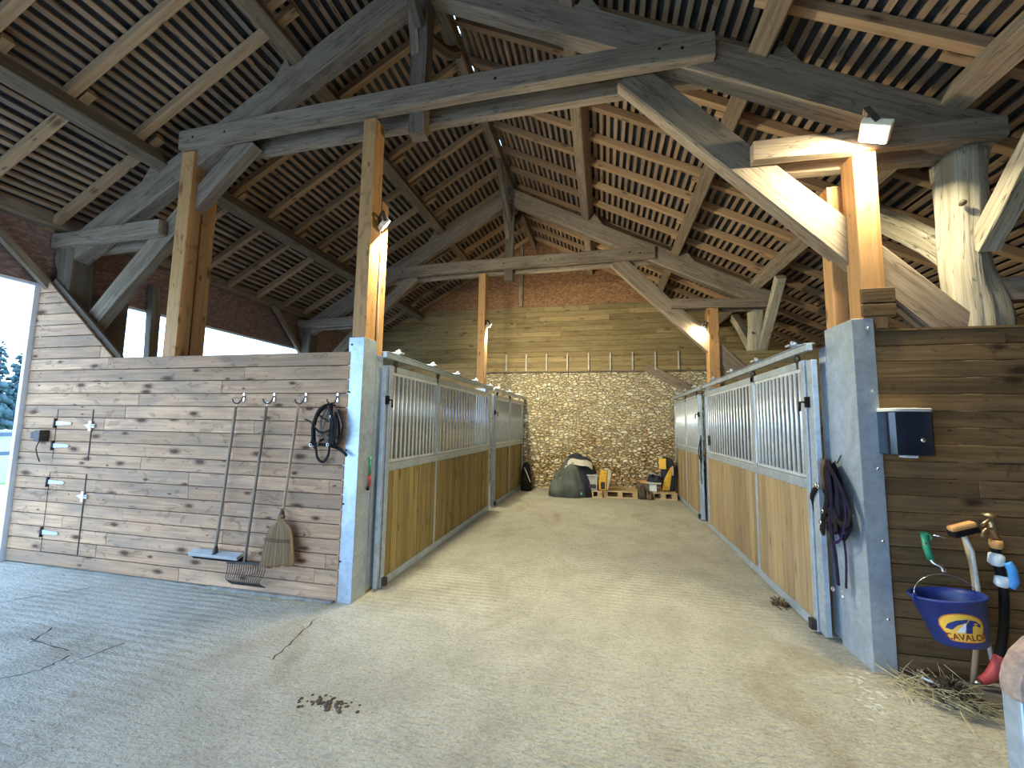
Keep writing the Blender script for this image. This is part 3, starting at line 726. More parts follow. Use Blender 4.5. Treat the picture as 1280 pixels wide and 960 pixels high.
# stall partitions across
b = B(); hboards(b, -6.0, -2.24, .0, 2.60, 7.1, 7.125, .125); tag(b.build('stall_partition', 'plankB', bev=.002), 'board partition between the two left stalls, light top edge showing', 'partition')
b = B(); hboards(b, 1.83, XR, .0, 2.72, 7.08, 7.105, .14); tag(b.build('stall_partition', 'plankB', bev=.002), 'high board partition between the two right stalls, below the V braces', 'partition')

# ------------------------------------------------------------------ eave side pieces
tag(B().rough((XL+.12, 4.30, 0), (XL+.09, 4.22, 3.3), .12, .10, (0, 1, 0), 8, .012).build('rough_prop', 'oldD'), 'dark rough upright prop in the bright side opening above the left wall', 'post')

# ------------------------------------------------------------------ floodlights
def floodlight(label, p, aim, power, size=.17, cable=None):
    p = V(p); d = V(aim).normalized(); sx = d.cross(V((0, 0, 1))).normalized(); u_ = sx.cross(d)
    t = thing('floodlight', label, 'floodlight', p-d*.04)
    def P(a, c, e): return p+sx*a+u_*c+d*e
    def slab(b, w, h, e0, e1):
        c = []
        for a in (-w/2, w/2):
            for q in (-h/2, h/2):
                for e in (e0, e1): c.append(P(a, q, e))
        b.hexa(c)
    b = B(); slab(b, size*1.15, size*.9, -.05, -.006); b.build('housing', 'greyplastic', t, bev=.006)
    b = B(); slab(b, size, size*.75, -.006, .0); b.build('lens', 'lens', t)
    b = B(); b.bar(P(-size*.62, 0, -.03), P(-size*.62, size*.5, -.10), .012, .03, d); b.bar(P(size*.62, 0, -.03), P(size*.62, size*.5, -.10), .012, .03, d); b.bar(P(-size*.62, size*.5, -.10), P(size*.62, size*.5, -.10), .03, .012, d); b.build('bracket', 'iron', t)
    if cable: b = B(); b.tube(catmull(cable, 4), .006, 6); b.build('cable', 'cord', t)
    ld = bpy.data.lights.new('lamp', 'AREA'); ld.shape = 'RECTANGLE'; ld.size = size; ld.size_y = size*.75; ld.energy = power; ld.color = LAMPC
    lo = bpy.data.objects.new('lamp_light', ld); COL.objects.link(lo); lo.parent = t
    lo.matrix_local = Matrix.Translation(p+d*.012-WL[t.name]) @ d.to_track_quat('-Z', 'Y').to_matrix().to_4x4()
    return t
floodlight('blazing floodlight on top of the right orange post', (1.78, 3.03, 3.47), (-.5, .22, -1), LAMP1, .19)
floodlight('lit floodlight on the aisle side of the left orange post, cable below', (-1.95, 3.27, 3.30), (.8, .8, -.8), LAMP2, .10, [(-2.03, 3.3, 3.28), (-2.035, 3.34, 3.1), (-2.028, 3.33, 2.6), (-2.03, 3.35, 2.25)])
floodlight('small lit floodlight on the farther left orange post', (-2.02, 7.05, 3.27), (.7, .8, -.55), LAMP3, .09, [(-2.09, 7.05, 3.2), (-2.095, 7.03, 3.0), (-2.09, 7.03, 2.3)])
floodlight('small floodlight on the farther right orange post', (1.58, 6.98, 3.08), (-.8, .6, -1), LAMP3*.12, .08)

# ------------------------------------------------------------------ tools on the left wall
def wall_hook(label, x, z, group=None):
    t = thing('wall_hook', label, 'hook', (x, 3.137, z), group)
    b = B(); b.bar((x+.012, 3.134, z-.0), (x+.012, 3.134, z+.075), .016, .004, (0, 1, 0)); b.build('back_plate', 'chrome', t)
    b = B(); P = catmull([(x+.012, 3.13, z+.05), (x+.014, 3.10, z), (x-.005, 3.085, z-.022), (x-.035, 3.075, z-.01), (x-.045, 3.07, z+.02)], 5); b.tube(P, .0055, 8); b.build('prong', 'iron', t)
    return t
HZ = 1.665
wall_hook('coat hook holding the wide push broom, leftmost of four', -3.25, HZ)
wall_hook('coat hook holding the wire leaf rake, second from left', -2.92, HZ)
wall_hook('coat hook holding the straw broom, third from left', -2.59, HZ)
wall_hook('coat hook holding the black bridle, next to the galvanised column', -2.27, HZ)
# push broom
t = thing('push_broom', 'wide push broom hung head down, dark handle and pale grey head', 'broom', (-3.29, 3.08, .25))
a = V((-3.262, 3.085, 1.655)); c = V((-3.335, 3.06, .335))
b = B(); b.tube([a.lerp(c, .03), a.lerp(c, .5), c], .0125, 10); b.build('handle', 'handle', t)
b = B(); b.tube(catmull([a.lerp(c, .03), a+V((-.008, 0, .01)), a+V((0, .0, .022)), a+V((.008, 0, .01)), a.lerp(c, .03)], 4), .0025, 6); b.build('hanging_loop', 'cord', t)
b = B(); b.bar((-3.60, 3.07, .315), (-3.075, 3.07, .315), .075, .03, (0, -.4, 1)); b.build('head', 'crate', t, bev=.006)
b = B()
for i in range(26): b.bar((-3.59+i*.0205, 3.085, .30), (-3.59+i*.0205+random.uniform(-.003, .003), 3.10, .262), .014, .035, (0, 1, 0))
b.build('bristles', 'black', t)
b = B(); b.lathe([(.018, -.02), (.022, .0), (.018, .05), (.0125, .07)], (-3.335, 3.06, .32), (.055, .02, 1), 12); b.build('socket', 'iron', t)
# rake
t = thing('wire_rake', 'rusty fan rake with curved tines hung beside the straw broom', 'rake', (-2.97, 3.07, .1))
a = V((-2.935, 3.085, 1.62)); c = V((-3.02, 3.06, .27))
b = B(); b.tube([a, a.lerp(c, .5), c], .0125, 10); b.build('handle', 'handle', t)
b = B(); b.tube(catmull([a, a+V((0, 0, .02)), a+V((.006, 0, .04)), a+V((.012, 0, .02)), a], 4), .0025, 6); b.build('hanging_loop', 'chrome', t)
b = B(); b.bar((-3.19, 3.06, .265), (-2.80, 3.06, .285), .03, .02, (0, 0, 1)); b.build('head_bar', 'iron', t)
for i in range(17):
    f_ = i/16; x = -3.185+f_*.375; xe = -2.99+ (f_-.5)*.33+.02
    b = B(); b.tube(catmull([(x, 3.06, .268+.018*f_), (x+.02, 3.035, .21), (xe-.02, 3.02, .14), (xe+.03, 3.045, .095+.0*f_)], 4), .0036, 5); b.build('tine', 'iron', t)
# straw broom
t = thing('straw_broom', 'straw besom broom with a flared bristle skirt and pale handle', 'broom', (-2.66, 3.07, .27))
a = V((-2.605, 3.085, 1.64)); c = V((-2.675, 3.06, .66))
b = B(); b.tube([a, c], .012, 10); b.build('handle', 'handleL', t)
b = B(); b.tube(catmull([a, a+V((-.012, 0, .02)), a+V((0, 0, .035)), a+V((.01, 0, .02)), a], 4), .003, 6); b.build('hanging_loop', 'cord', t)
b = B()
prof = [(.0, .02, .0), (.05, .03, 0), (.09, .075, .0), (.13, .105, 0), (.2, .125, 0), (.3, .14, 0), (.36, .15, 0), (.42, .155, 0)]
for k in range(34):
    f_ = (k/33-.5)*2
    pts = []
    for h, hw, _ in prof: pts.append((-2.68+f_*hw-.02*h+.04*h*0, 3.055+.018*(1-f_*f_)*(-1), .70-h*(1+.12*f_*0-.04*f_)))
    pts[-1] = (pts[-1][0]+random.uniform(-.004, .004), pts[-1][1], pts[-1][2]+random.uniform(-.01, .01))
    b.tube(catmull(pts, 2), [.004+.003*min(1, i/6) for i in range(len(catmull(pts, 2)))], 5, 2.2, upv=(0, 1, 0))
b.build('bristle_skirt', 'bristle', t)
b = B()
for z, hw in ((.50, .128), (.485, .13)): b.tube([(-2.69-hw, 3.03, z), (-2.69, 3.012, z), (-2.69+hw, 3.03, z)], .003, 5)
b.build('stitching', 'husk', t)
b = B(); b.lathe([(.014, .05), (.022, .0), (.03, -.03)], (-2.678, 3.06, .70), (.07, .02, 1), 12); b.build('binding', 'iron', t)
# bridle
t = thing('bridle', 'black leather bridle tangled on the hook next to the galvanised column', 'bridle', (-2.28, 3.08, 1.2))
def strap(parent, pts, r, mat, flat=.3, name='strap', upv=(0, 1, 0)):
    b = B(); b.tube(catmull(pts, 6), r, 6, flat, upv=upv); return b.build(name, mat, parent)
hx, hz = -2.29, 1.65
def PX(px, py, y):  # rough conversion of bridle drawing to wall metres
    return (-2.29+(px-415)*.0088, y, 1.655-(py-503)*.0069)
S = [([(411, 508), (405, 525), (408, 542), (414, 552), (419, 545), (415, 528), (413, 512)], .008, 'brown_leather'), ([(424, 512), (430, 530), (428, 550), (422, 558)], .009, 'black'), ([(422, 515), (424, 535), (422, 555)], .010, 'black'), ([(398, 560), (404, 552), (410, 548)], .008, 'black'), ([(414, 503), (402, 520), (400, 540), (402, 560), (404, 572), (410, 576), (416, 566), (417, 545), (418, 520), (417, 503)], .009, 'black'),
     ([(412, 506), (404, 514), (399, 533), (399, 548), (396, 556)], .011, 'black'),
     ([(396, 553), (400, 556), (407, 555), (415, 556), (424, 559), (431, 564), (435, 568)], .010, 'black'),
     ([(387, 524), (393, 526), (399, 532)], .004, 'black'), ([(405, 519), (410, 523), (416, 525)], .005, 'black'),
     ([(418, 505), (424, 522), (426, 545), (423, 556), (419, 545), (420, 520)], .008, 'black'),
     ([(420, 508), (428, 526), (430, 542), (427, 552)], .007, 'brown_leather'),
     ([(400, 534), (408, 540), (416, 538), (424, 530)], .007, 'black'), ([(402, 545), (410, 543), (418, 548), (426, 545)], .006, 'brown_leather'),
     ([(413, 510), (410, 530), (406, 548), (403, 558)], .006, 'brown_leather'), ([(415, 505), (421, 530), (420, 556)], .011, 'black'), ([(418, 530), (428, 533), (426, 552), (420, 556)], .006, 'black')]
for i, (pts, r, m) in enumerate(S): strap(t, [PX(x, y, 3.10-.014*(i % 3)-.01*math.sin(k)) for k, (x, y) in enumerate(pts)], r*1.35, m)
for (x, y) in ((400, 532), (397, 556), (418, 520), (424, 530), (416, 555), (421, 536)):
    b = B(); c = V(PX(x, y, 3.07)); b.tube([c+V((math.cos(a)*.011, 0, math.sin(a)*.013)) for a in [k*math.pi/5 for k in range(11)]], .003, 6, upv=(0, 1, 0)); b.build('buckle', 'chrome', t)

# ------------------------------------------------------------------ hatches in the left wall
def hatch(label, x0, x1, z0, z1, hz_, lz):
    t = thing('wall_hatch', label, 'hatch', ((x0+x1)/2, 3.13, z0)); y = 3.1365
    b = B(); g = .006
    b.box(x0, x0+.0015, y, y+.004, z0, z1, 'z'); b.box(x1-g*1.2, x1, y-.002, y+.004, z0, z1, 'z'); b.box(x0, x1, y, y+.004, z1-g*.5, z1); b.box(x0, x1, y, y+.004, z0, z0+g*.5); b.build('outline_gap', 'iron', t)
    for z in hz_:
        b = B(); P = [(x0+.0, z-.022), (x0+.20, z-.014), (x0+.225, z), (x0+.20, z+.014), (x0+.0, z+.022)]
        b.prism(P, lambda u, v: (u, y-.006, v), lambda u, v: (u, y, v)); h = b.build('strap_hinge', 'galv', t)
        b = B(); b.tube([(x0-.012, y-.006, z-.05), (x0-.012, y-.006, z+.05)], .012, 8); b.build('hinge_knuckle', 'iron', h)
    b = B(); b.bar((x1-.05, y-.008, lz), (x1+.05, y-.008, lz), .012, .035, (0, 0, 1)); b.tube([(x1-.06, y-.02, lz+.005), (x1+.04, y-.02, lz+.005)], .007, 8); b.bar((x1-.0, y-.014, lz-.05), (x1-.0, y-.014, lz+.05), .03, .01, (0, 1, 0)); b.build('latch', 'galvB', t)
    return t
hatch('upper hatch cut in the left plank wall with two strap hinges', -5.56, -5.065, 1.07, 1.575, (1.43, 1.20), 1.41)
hatch('lower hatch cut in the left plank wall, reaching nearly to the floor', -5.565, -5.06, .14, .93, (.83, .33), .71)
t = thing('socket_box', 'small black electric box with a lead on the left plank wall', 'switch box', (-5.75, 3.12, 1.27))
b = B(); b.box(-5.80, -5.70, 3.075, 3.137, 1.27, 1.34); b.box(-5.72, -5.64, 3.06, 3.137, 1.24, 1.355); b.build('housing', 'iron', t, bev=.006)
b = B(); b.tube(catmull([(-5.69, 3.09, 1.24), (-5.70, 3.08, 1.17), (-5.69, 3.09, 1.10), (-5.70, 3.12, 1.03)], 5), .006, 6); b.build('lead', 'brown_leather', t)

# ------------------------------------------------------------------ halter on the right column
t = thing('halter', 'navy halter and purple lead rope hanging on the right galvanised column', 'halter', (1.6, 3.33, .4))
def HX(px, py, d=0.):    # plane X = 1.62, drawing pixels to metres
    y = 3.39-(px-1045)*.0105+(py-578)*.0003; return (1.605-d, y, 1.255-(py-578)*.00497)
S = [([(1043, 577), (1039, 590), (1040, 610), (1046, 612)], .024, 'brown_leather'), ([(1050, 577), (1046, 590), (1045, 612)], .02, 'black'),
     ([(1050, 576), (1060, 600), (1066, 620), (1072, 640), (1070, 655), (1060, 650), (1052, 625), (1047, 590)], .012, 'black'),
     ([(1052, 577), (1062, 600), (1070, 635), (1068, 670), (1060, 682), (1052, 668), (1050, 640)], .005, 'purple'),
     ([(1049, 577), (1057, 605), (1064, 640), (1066, 668), (1058, 675), (1050, 650)], .010, 'black'),
     ([(1050, 578), (1056, 610), (1060, 645), (1062, 675)], .012, 'navy'), ([(1048, 580), (1054, 615), (1055, 650), (1058, 672)], .012, 'navy'),
     ([(1040, 612), (1032, 628), (1030, 645), (1036, 662), (1041, 675), (1046, 676), (1047, 660)], .012, 'black'),
     ([(1036, 612), (1042, 625), (1044, 640), (1038, 652)], .014, 'black'), ([(1032, 640), (1042, 648), (1050, 645)], .012, 'black'), ([(1046, 612), (1044, 636), (1041, 660), (1042, 676)], .015, 'black'),
     ([(1048, 645), (1058, 655), (1062, 668)], .013, 'black'), ([(1047, 580), (1050, 610), (1049, 640), (1045, 665)], .013, 'navy'), ([(1049, 640), (1056, 650), (1054, 670), (1046, 668)], .012, 'navy'), ([(1053, 580), (1066, 610), (1072, 650), (1066, 672)], .009, 'navy'), ([(1055, 660), (1057, 700), (1059, 740)], .010, 'navy'), ([(1058, 665), (1060, 700), (1061, 742)], .007, 'purple')]
for i, (pts, r, m) in enumerate(S): strap(t, [HX(x, y, .03+.014*(i % 4)+.012*math.sin(k*1.3+i)) for k, (x, y) in enumerate(pts)], r*2.0, m, .35, upv=(1, 0, 0))
for (x, y) in ((1040, 611), (1044, 612), (1049, 645), (1046, 662), (1060, 745)):
    b = B(); c = V(HX(x, y, .10)); b.tube([c+V((0, math.cos(a)*.016, math.sin(a)*.014)) for a in [k*math.pi/5 for k in range(11)]], .004, 6, upv=(1, 0, 0)); b.build('ring', 'chrome', t)
b = B(); c = V(HX(1060, 752, .04)); b.tube(catmull([c+V((0, 0, .03)), c+V((0, .01, 0)), c+V((0, .0, -.025)), c+V((0, -.012, 0))], 4), .005, 6); b.build('snap_hook', 'chrome', t)
tag(B().tube([(1.63, 3.335, 1.32), (1.60, 3.335, 1.26), (1.585, 3.335, 1.275)], .004, 6).build('wire_hook', 'iron'), 'thin wire hook the halter hangs from', 'hook')

# ------------------------------------------------------------------ dispenser
t = thing('paper_dispenser', 'glossy black roll dispenser on the right plank wall', 'dispenser', (1.86, 3.05, 1.33))
b = B(); n = 16; P = []
for i in range(n+1):
    a = math.pi*i/n; ca, sa = math.cos(a), math.sin(a)
    P.append((1.862-.128*math.copysign(abs(ca)**.55, ca), 3.085-.095*abs(sa)**.7))
P = [(1.734, 3.128)]+P+[(1.99, 3.128)]
b.prism([p for p in P], lambda u, v: (u, v, 1.345), lambda u, v: (u, v, 1.615)); b.build('cover', 'gloss', t, bev=.006)
b = B(); P2 = [(1.862+(x-1.862)*1.0, 3.128+(y-3.128)*1.0) for x, y in P]
b.prism(P2, lambda u, v: (u, v, 1.613), lambda u, v: (u, v, 1.636)); b.build('top_lid', 'greyplastic', t, bev=.005)
b = B(); b.box(1.83, 1.90, 3.04, 3.10, 1.328, 1.344); b.build('paper_end', 'white', t, bev=.003)
b = B(); b.lathe([(0, .006), (.012, .005), (.014, 0)], (1.90, 2.992, 1.44), (0, -1, 0), 12); b.build('keyhole', 'chrome', t)

# ------------------------------------------------------------------ tap, bucket
t = thing('green_tap', 'green wall tap with a chrome spout above the blue bucket', 'tap', (1.9, 3.05, .66))
b = B(); b.tube(catmull([(1.945, 3.13, .855), (1.93, 3.06, .86), (1.90, 3.02, .86)], 4), .019, 12); b.tube([(1.885, 3.02, .875), (1.888, 3.015, .80), (1.90, 3.01, .735)], .019, 12); b.build('body', 'green', t)
b = B(); b.tube(catmull([(1.90, 3.01, .735), (1.91, 3.0, .715), (1.935, 2.985, .70), (1.94, 2.98, .675)], 4), .011, 10); b.build('spout', 'chrome', t)
b = B(); b.tube([(1.93, 3.02, .875), (1.985, 3.0, .868)], .006, 8); b.build('lever', 'chrome', t)
b = B(); b.tube([(1.89, 3.01, .83), (1.86, 2.99, .825)], .006, 8); b.build('vent_screw', 'chrome', t)
BC = V((1.945, 2.90, .325)); ax = V((-.15, .13, 1)).normalized()
t = thing('bucket', 'blue plastic bucket with a yellow crest, hanging from the green tap', 'bucket', BC)
b = B(); b.lathe([(0, 0), (.105, 0), (.112, .008), (.158, .236), (.168, .240), (.168, .250), (.154, .250), (.148, .225), (.104, .014), (0, .012)], BC, ax, 40); b.build('pail', 'blue', t)
sx = V((1, .15, 0)).normalized(); rim = BC+ax*.235
b = B(); P = []
for i in range(15):
    a = math.pi*i/14; P.append(rim+sx*(-math.cos(a)*.172)+V((0, 0, 1))*(math.sin(a)*.115)+V((0, .02, 0))*math.sin(a))
b.tube(P, .0028, 8); b.build('wire_handle', 'chrome', t)
for s_ in (-1, 1):
    b = B(); b.bar(rim+sx*s_*.171+V((0, 0, -.03)), rim+sx*s_*.171+V((0, 0, .01)), .02, .012, (0, 1, 0)); b.build('ear', 'blue', t, bev=.002)
# crest on the pail: mapped onto the cone
a1 = ax.cross(V((0, 1, 0))).normalized(); a1 = a1 if a1.x > 0 else -a1; a2 = ax.cross(a1).normalized(); a2 = a2 if a2.y < 0 else -a2
def cone(u, v, off):   # u metres around (0 = logo centre), v metres up from base
    th = u/.145+LOGO; r = .112+.048*(v-.008)/.244+off
    return BC+ax*v+(a1*math.sin(th)+a2*math.cos(th))*r
LOGO = -.33
def decal(poly, off, mat, name, n=1):
    # densify polygon as a triangle fan via bmesh grid clip: slices
    b = B(); us = [p[0] for p in poly]; u0, u1 = min(us), max(us); K = 28
    def span(u):
        vs = []
        for i in range(len(poly)):
            (x0, y0), (x1, y1) = poly[i], poly[(i+1) % len(poly)]
            if (x0-u)*(x1-u) < 0 or x0 == u: vs.append(y0 if x0 == x1 else y0+(y1-y0)*(u-x0)/(x1-x0))
        return (min(vs), max(vs)) if len(vs) >= 2 else None
    prev = None
    for i in range(K+1):
        u = u0+(u1-u0)*(i/K*.998+.001); s_ = span(u)
        if s_:
            cur = (len(b.v)); b.v += [cone(u, s_[0], off), cone(u, s_[1], off)]
            if prev is not None: b.f.append([prev, cur, cur+1, prev+1]); b.uv.append([(0, 0)]*4); b.r.append((.5, .5)); b.mi.append(0); b.sm.append(False)
            prev = cur
    return b.build(name, mat, t)
def ell(cx, cy, rx, ry, n=30, p=2.): return [(cx+rx*math.copysign(abs(math.cos(a))**(2/p), math.cos(a)), cy+ry*math.copysign(abs(math.sin(a))**(2/p), math.sin(a))) for a in [2*math.pi*k/n+.01 for k in range(n)]]
decal(ell(0, .115, .104, .072), .0012, 'orange', 'crest_edge'); decal(ell(.012, .062, .098, .026, p=4), .0014, 'orange', 'crest_edge')
decal(ell(0, .115, .097, .066), .0022, 'yellow', 'crest_ground'); decal(ell(.012, .062, .092, .021, p=4), .0024, 'yellow', 'crest_ground')
decal([(-.078, .105), (-.06, .13), (-.02, .15), (.03, .158), (.02, .14), (-.02, .125), (-.05, .098)], .0032, 'navyprint', 'crest_swoosh')
decal([(-.035, .088), (.012, .138), (.022, .13), (.0, .088)], .0036, 'white', 'crest_stroke')
decal([(.006, .085), (.015, .13), (.035, .155), (.06, .148), (.082, .125), (.078, .112), (.055, .128), (.04, .12), (.035, .085)], .0038, 'navyprint', 'crest_head')
decal([(.045, .135), (.06, .138), (.07, .128), (.052, .130)], .0044, 'yellow', 'crest_stroke')
# lettering on the crest
tcu = bpy.data.curves.new('lettering', 'FONT'); tcu.body = 'CAVALOR'; tcu.size = .046; tcu.align_x = 'CENTER'; tcu.space_character = 1.02; tcu.offset = .0010
to = bpy.data.objects.new('lettering_tmp', tcu); COL.objects.link(to); bpy.context.view_layer.update()
me = bpy.data.meshes.new_from_object(to.evaluated_get(bpy.context.evaluated_depsgraph_get())); bpy.data.objects.remove(to)
for v_ in me.vertices: v_.co = cone(v_.co.x*.92+.008, v_.co.y+.048, .0052)-BC
me.materials.clear(); me.materials.append(M['redtext'])
lo = bpy.data.objects.new('lettering', me); COL.objects.link(lo); lo.parent = t

# ------------------------------------------------------------------ brush, fork handle, hose
t = thing('upturned_brush', 'long-handled scrubbing brush upside down, orange block, by the blue bucket', 'brush', (2.1, 3.02, .1))
b = B(); b.bar((1.975, 2.965, .925), (2.105, 2.975, .965), .05, .035, (0, 0, 1)); b.build('block', 'orangewood', t, bev=.014)
b = B(); b.bar((1.985, 2.97, .895), (2.115, 2.98, .935), .055, .035, (0, 0, 1)); b.build('bristles', 'black', t, bev=.006)
b = B(); b.tube([(2.055, 2.985, .90), (2.10, 3.0, .80), (2.135, 3.03, .55), (2.19, 3.06, .18)], .011, 10); b.build('handle', 'greyplastic', t)
tag(B().tube([(2.10, 3.045, .87), (2.13, 3.05, .70), (2.145, 3.06, .40), (2.10, 3.075, .036)], .013, 10).build('fork_handle', 'handleL'), 'bare pale wooden shaft leaning behind the blue bucket', 'tool handle')
t = thing('water_hose', 'black water hose with brass fitting, blue clip and red nozzle at far right', 'hose', (2.25, 3.0, 0))
b = B(); b.tube([(2.16, 3.0, .955), (2.22, 3.04, .975), (2.245, 3.06, .99)], .009, 8); b.tube([(2.245, 3.06, 1.0), (2.25, 3.06, .93), (2.255, 3.05, .87)], .017, 10); b.tube(catmull([(2.19, 3.05, .875), (2.20, 3.04, .92), (2.24, 3.05, .925), (2.26, 3.06, .92)], 4), .008, 8); b.lathe([(0, 0), (.03, 0), (.03, .015), (0, .02)], (2.24, 3.06, .995), (0, 0, 1), 14); b.build('fitting', 'brass', t)
b = B(); b.lathe([(.018, .02), (.028, .02), (.03, -.01), (.024, -.03), (.012, -.035)], (2.255, 3.05, .845), (0, 0, 1), 14); b.build('collar', 'orangewood', t)
b = B(); b.lathe([(.02, .03), (.034, .02), (.036, -.03), (.02, -.045)], (2.25, 3.05, .76), (.1, 0, 1), 14); b.build('white_coupler', 'white', t)
b = B(); b.lathe([(.02, .02), (.032, .01), (.034, -.03), (.02, -.045)], (2.26, 3.04, .645), (.1, 0, 1), 14); b.build('white_coupler', 'white', t)
b = B(); b.tube(catmull([(2.255, 3.05, .82), (2.25, 3.05, .76), (2.26, 3.045, .66), (2.265, 3.045, .55), (2.25, 3.045, .38), (2.205, 3.03, .21)], 5), .021, 12); b.build('hose_pipe', 'black', t)
b = B(); b.tube(catmull([(2.275, 3.02, .745), (2.288, 3.01, .71), (2.292, 3.01, .65), (2.282, 3.02, .61)], 4), .022, 10); b.build('blue_clip', 'cyan', t)
b = B(); b.tube(catmull([(2.21, 3.03, .22), (2.185, 3.025, .16), (2.145, 3.02, .105), (2.10, 3.02, .075)], 4), [.024, .026, .028, .03, .03, .03, .03, .029, .028, .026, .024, .022, .02], 12); b.build('nozzle', 'red', t)
b = B(); b.tube([(2.10, 3.02, .075), (2.07, 3.02, .06)], [.014, .010], 10); b.build('nozzle_tip', 'chrome', t)
b = B(); b.box(1.98, 2.75, 2.86, 3.12, .0, .03); tag(b.build('floor_slab', 'concrete', bev=.008), 'worn concrete slab on the floor below the hose', 'slab')

# ------------------------------------------------------------------ straw heap, litter
def stems(n, fx, lenr, r, name, mat, label, cat):
    b = B()
    for _ in range(n):
        x, y, z, an, ti = fx(); l = random.uniform(*lenr); d = V((math.cos(an)*math.cos(ti), math.sin(an)*math.cos(ti), math.sin(ti)))
        p = V((x, y, z)); q = p+d*l; q.z = max(q.z, .004); m_ = (p+q)/2+V((random.uniform(-.01, .01), random.uniform(-.01, .01), random.uniform(0, .008)))
        b.tube([p, m_, q], r, 3, caps=False)
    return tag(b.build(name, mat), label, cat, kind='stuff')
def heap():
    t_ = random.gauss(.40, .30); t_ = min(max(t_, 0), 1); x = 1.74+.32*t_; y = 3.02-.30*t_; s_ = .075*(1-abs(t_-.35)*.6)
    return x+random.gauss(0, s_), y+random.gauss(0, s_*.7), random.uniform(.003, .06)*max(0, 1-abs(t_-.4)), random.uniform(0, 6.28), random.uniform(-.2, .5)
stems(330, heap, (.05, .2), .0017, 'straw_heap', 'straw', 'heap of loose straw on the floor at the foot of the right column', 'straw')
b = B()
for _ in range(200):
    x, y = random.gauss(1.88, .045), random.gauss(2.93, .045); z = .015+random.uniform(.0, .075)*math.exp(-((x-1.88)**2+(y-2.93)**2)/.01)
    an = random.uniform(0, 6.28); r_ = random.uniform(.008, .02); b.bar((x, y, z+.004), (x+math.cos(an)*r_*2, y+math.sin(an)*r_*2, z+.01+random.uniform(0, .02)), r_*.8, r_*.5)
tag(b.build('hay_chaff', 'husk'), 'dark brown dried chaff in the straw beside the blue bucket', 'debris', kind='stuff')
b = B(); b.bar((1.80, 2.99, .07), (1.88, 2.95, .05), .05, .012, (.2, .3, 1)); tag(b.build('paper_scrap', 'white', bev=.003), 'white scrap of packaging lying on the straw heap', 'litter')
def litter(): 
    if random.random() < .6: x, y = random.uniform(-2., 1.6), random.uniform(.6, 4.)
    else: x, y = random.uniform(-5., 1.7), random.uniform(.5, 9)
    return x, y, .004, random.uniform(0, 6.28), 0
stems(420, litter, (.02, .09), .0014, 'loose_straw', 'straw', 'single straw stems scattered over the concrete floor', 'straw')
def wallbits(): return random.uniform(-3.6, -2.1), 3.10-abs(random.gauss(0, .05)), .004, random.uniform(0, 6.28), 0
stems(120, wallbits, (.02, .08), .0014, 'swept_straw', 'straw', 'straw bits swept against the foot of the left wall below the rake', 'straw')
b = B()
for _ in range(70):
    x, y = random.gauss(-1.44, .09), random.gauss(2.06, .025); r_ = random.uniform(.004, .012); b.lathe([(0, r_), (r_, r_*.4), (r_*1.1, 0)], (x, y, 0), (0, 0, 1), 5)
tag(b.build('dung_crumbs', 'husk'), 'small brown patch of crumbs on the foreground concrete', 'debris', kind='stuff')
b = B()
for _ in range(46):
    k = random.random(); x, y = 1.50-.12*k+random.gauss(0, .05), 3.02-.42*k+random.gauss(0, .04); l = random.uniform(.004, .022); an = random.gauss(-.4, .5)
    P = [(x+l*math.cos(a)*math.cos(an)-l*.4*math.sin(a)*math.sin(an)+random.uniform(-.002, .002), y+l*math.cos(a)*math.sin(an)+l*.4*math.sin(a)*math.cos(an)+random.uniform(-.002, .002)) for a in [k2*math.pi/5 for k2 in range(10)]]
    b.prism(P, lambda u, v: (u, v, .0), lambda u, v: (u, v, .0015))
tag(b.build('lime_spots', 'lime'), 'white lime splashes on the concrete before the right column', 'splash', kind='stuff')
# brown straw clump at right door foot
b = B()
for _ in range(40): x, y = random.gauss(1.46, .03), random.gauss(4.05, .04); b.bar((x, y, .004), (x+random.uniform(-.04, .04), y+random.uniform(-.04, .04), .03), .012, .006)
tag(b.build('dung_lump', 'brown_leather'), 'small brown lump at the foot of the right stall front', 'debris', kind='stuff')
# cracks in the concrete
b = B()
for P in ([(-4.9, 2.2), (-4.70, 2.55), (-4.44, 2.86)], [(-3.72, 2.10), (-3.84, 2.28)], [(-3.37, 1.80), (-3.27, 1.91), (-3.29, 2.06)], [(-3.19, 2.0), (-3.13, 2.26)], [(-2.04, 2.33), (-2.09, 2.6), (-2.15, 2.88)], [(-3.78, 2.14), (-3.36, 2.10)]):
    Q = [V((*p, 0)) for p in P]; q = []
    for a_, c_ in zip(Q, Q[1:]): q += [a_.lerp(c_, k/6) for k in range(6)]
    q = [(p.x+random.uniform(-.012, .012), p.y+random.uniform(-.006, .006), .001) for p in q+[Q[-1]]]
    b.tube(q, [random.uniform(.002, .007) for _ in q], 4, .15, upv=(0, 0, 1))
tag(b.build('floor_crack', 'husk'), kind='structure')

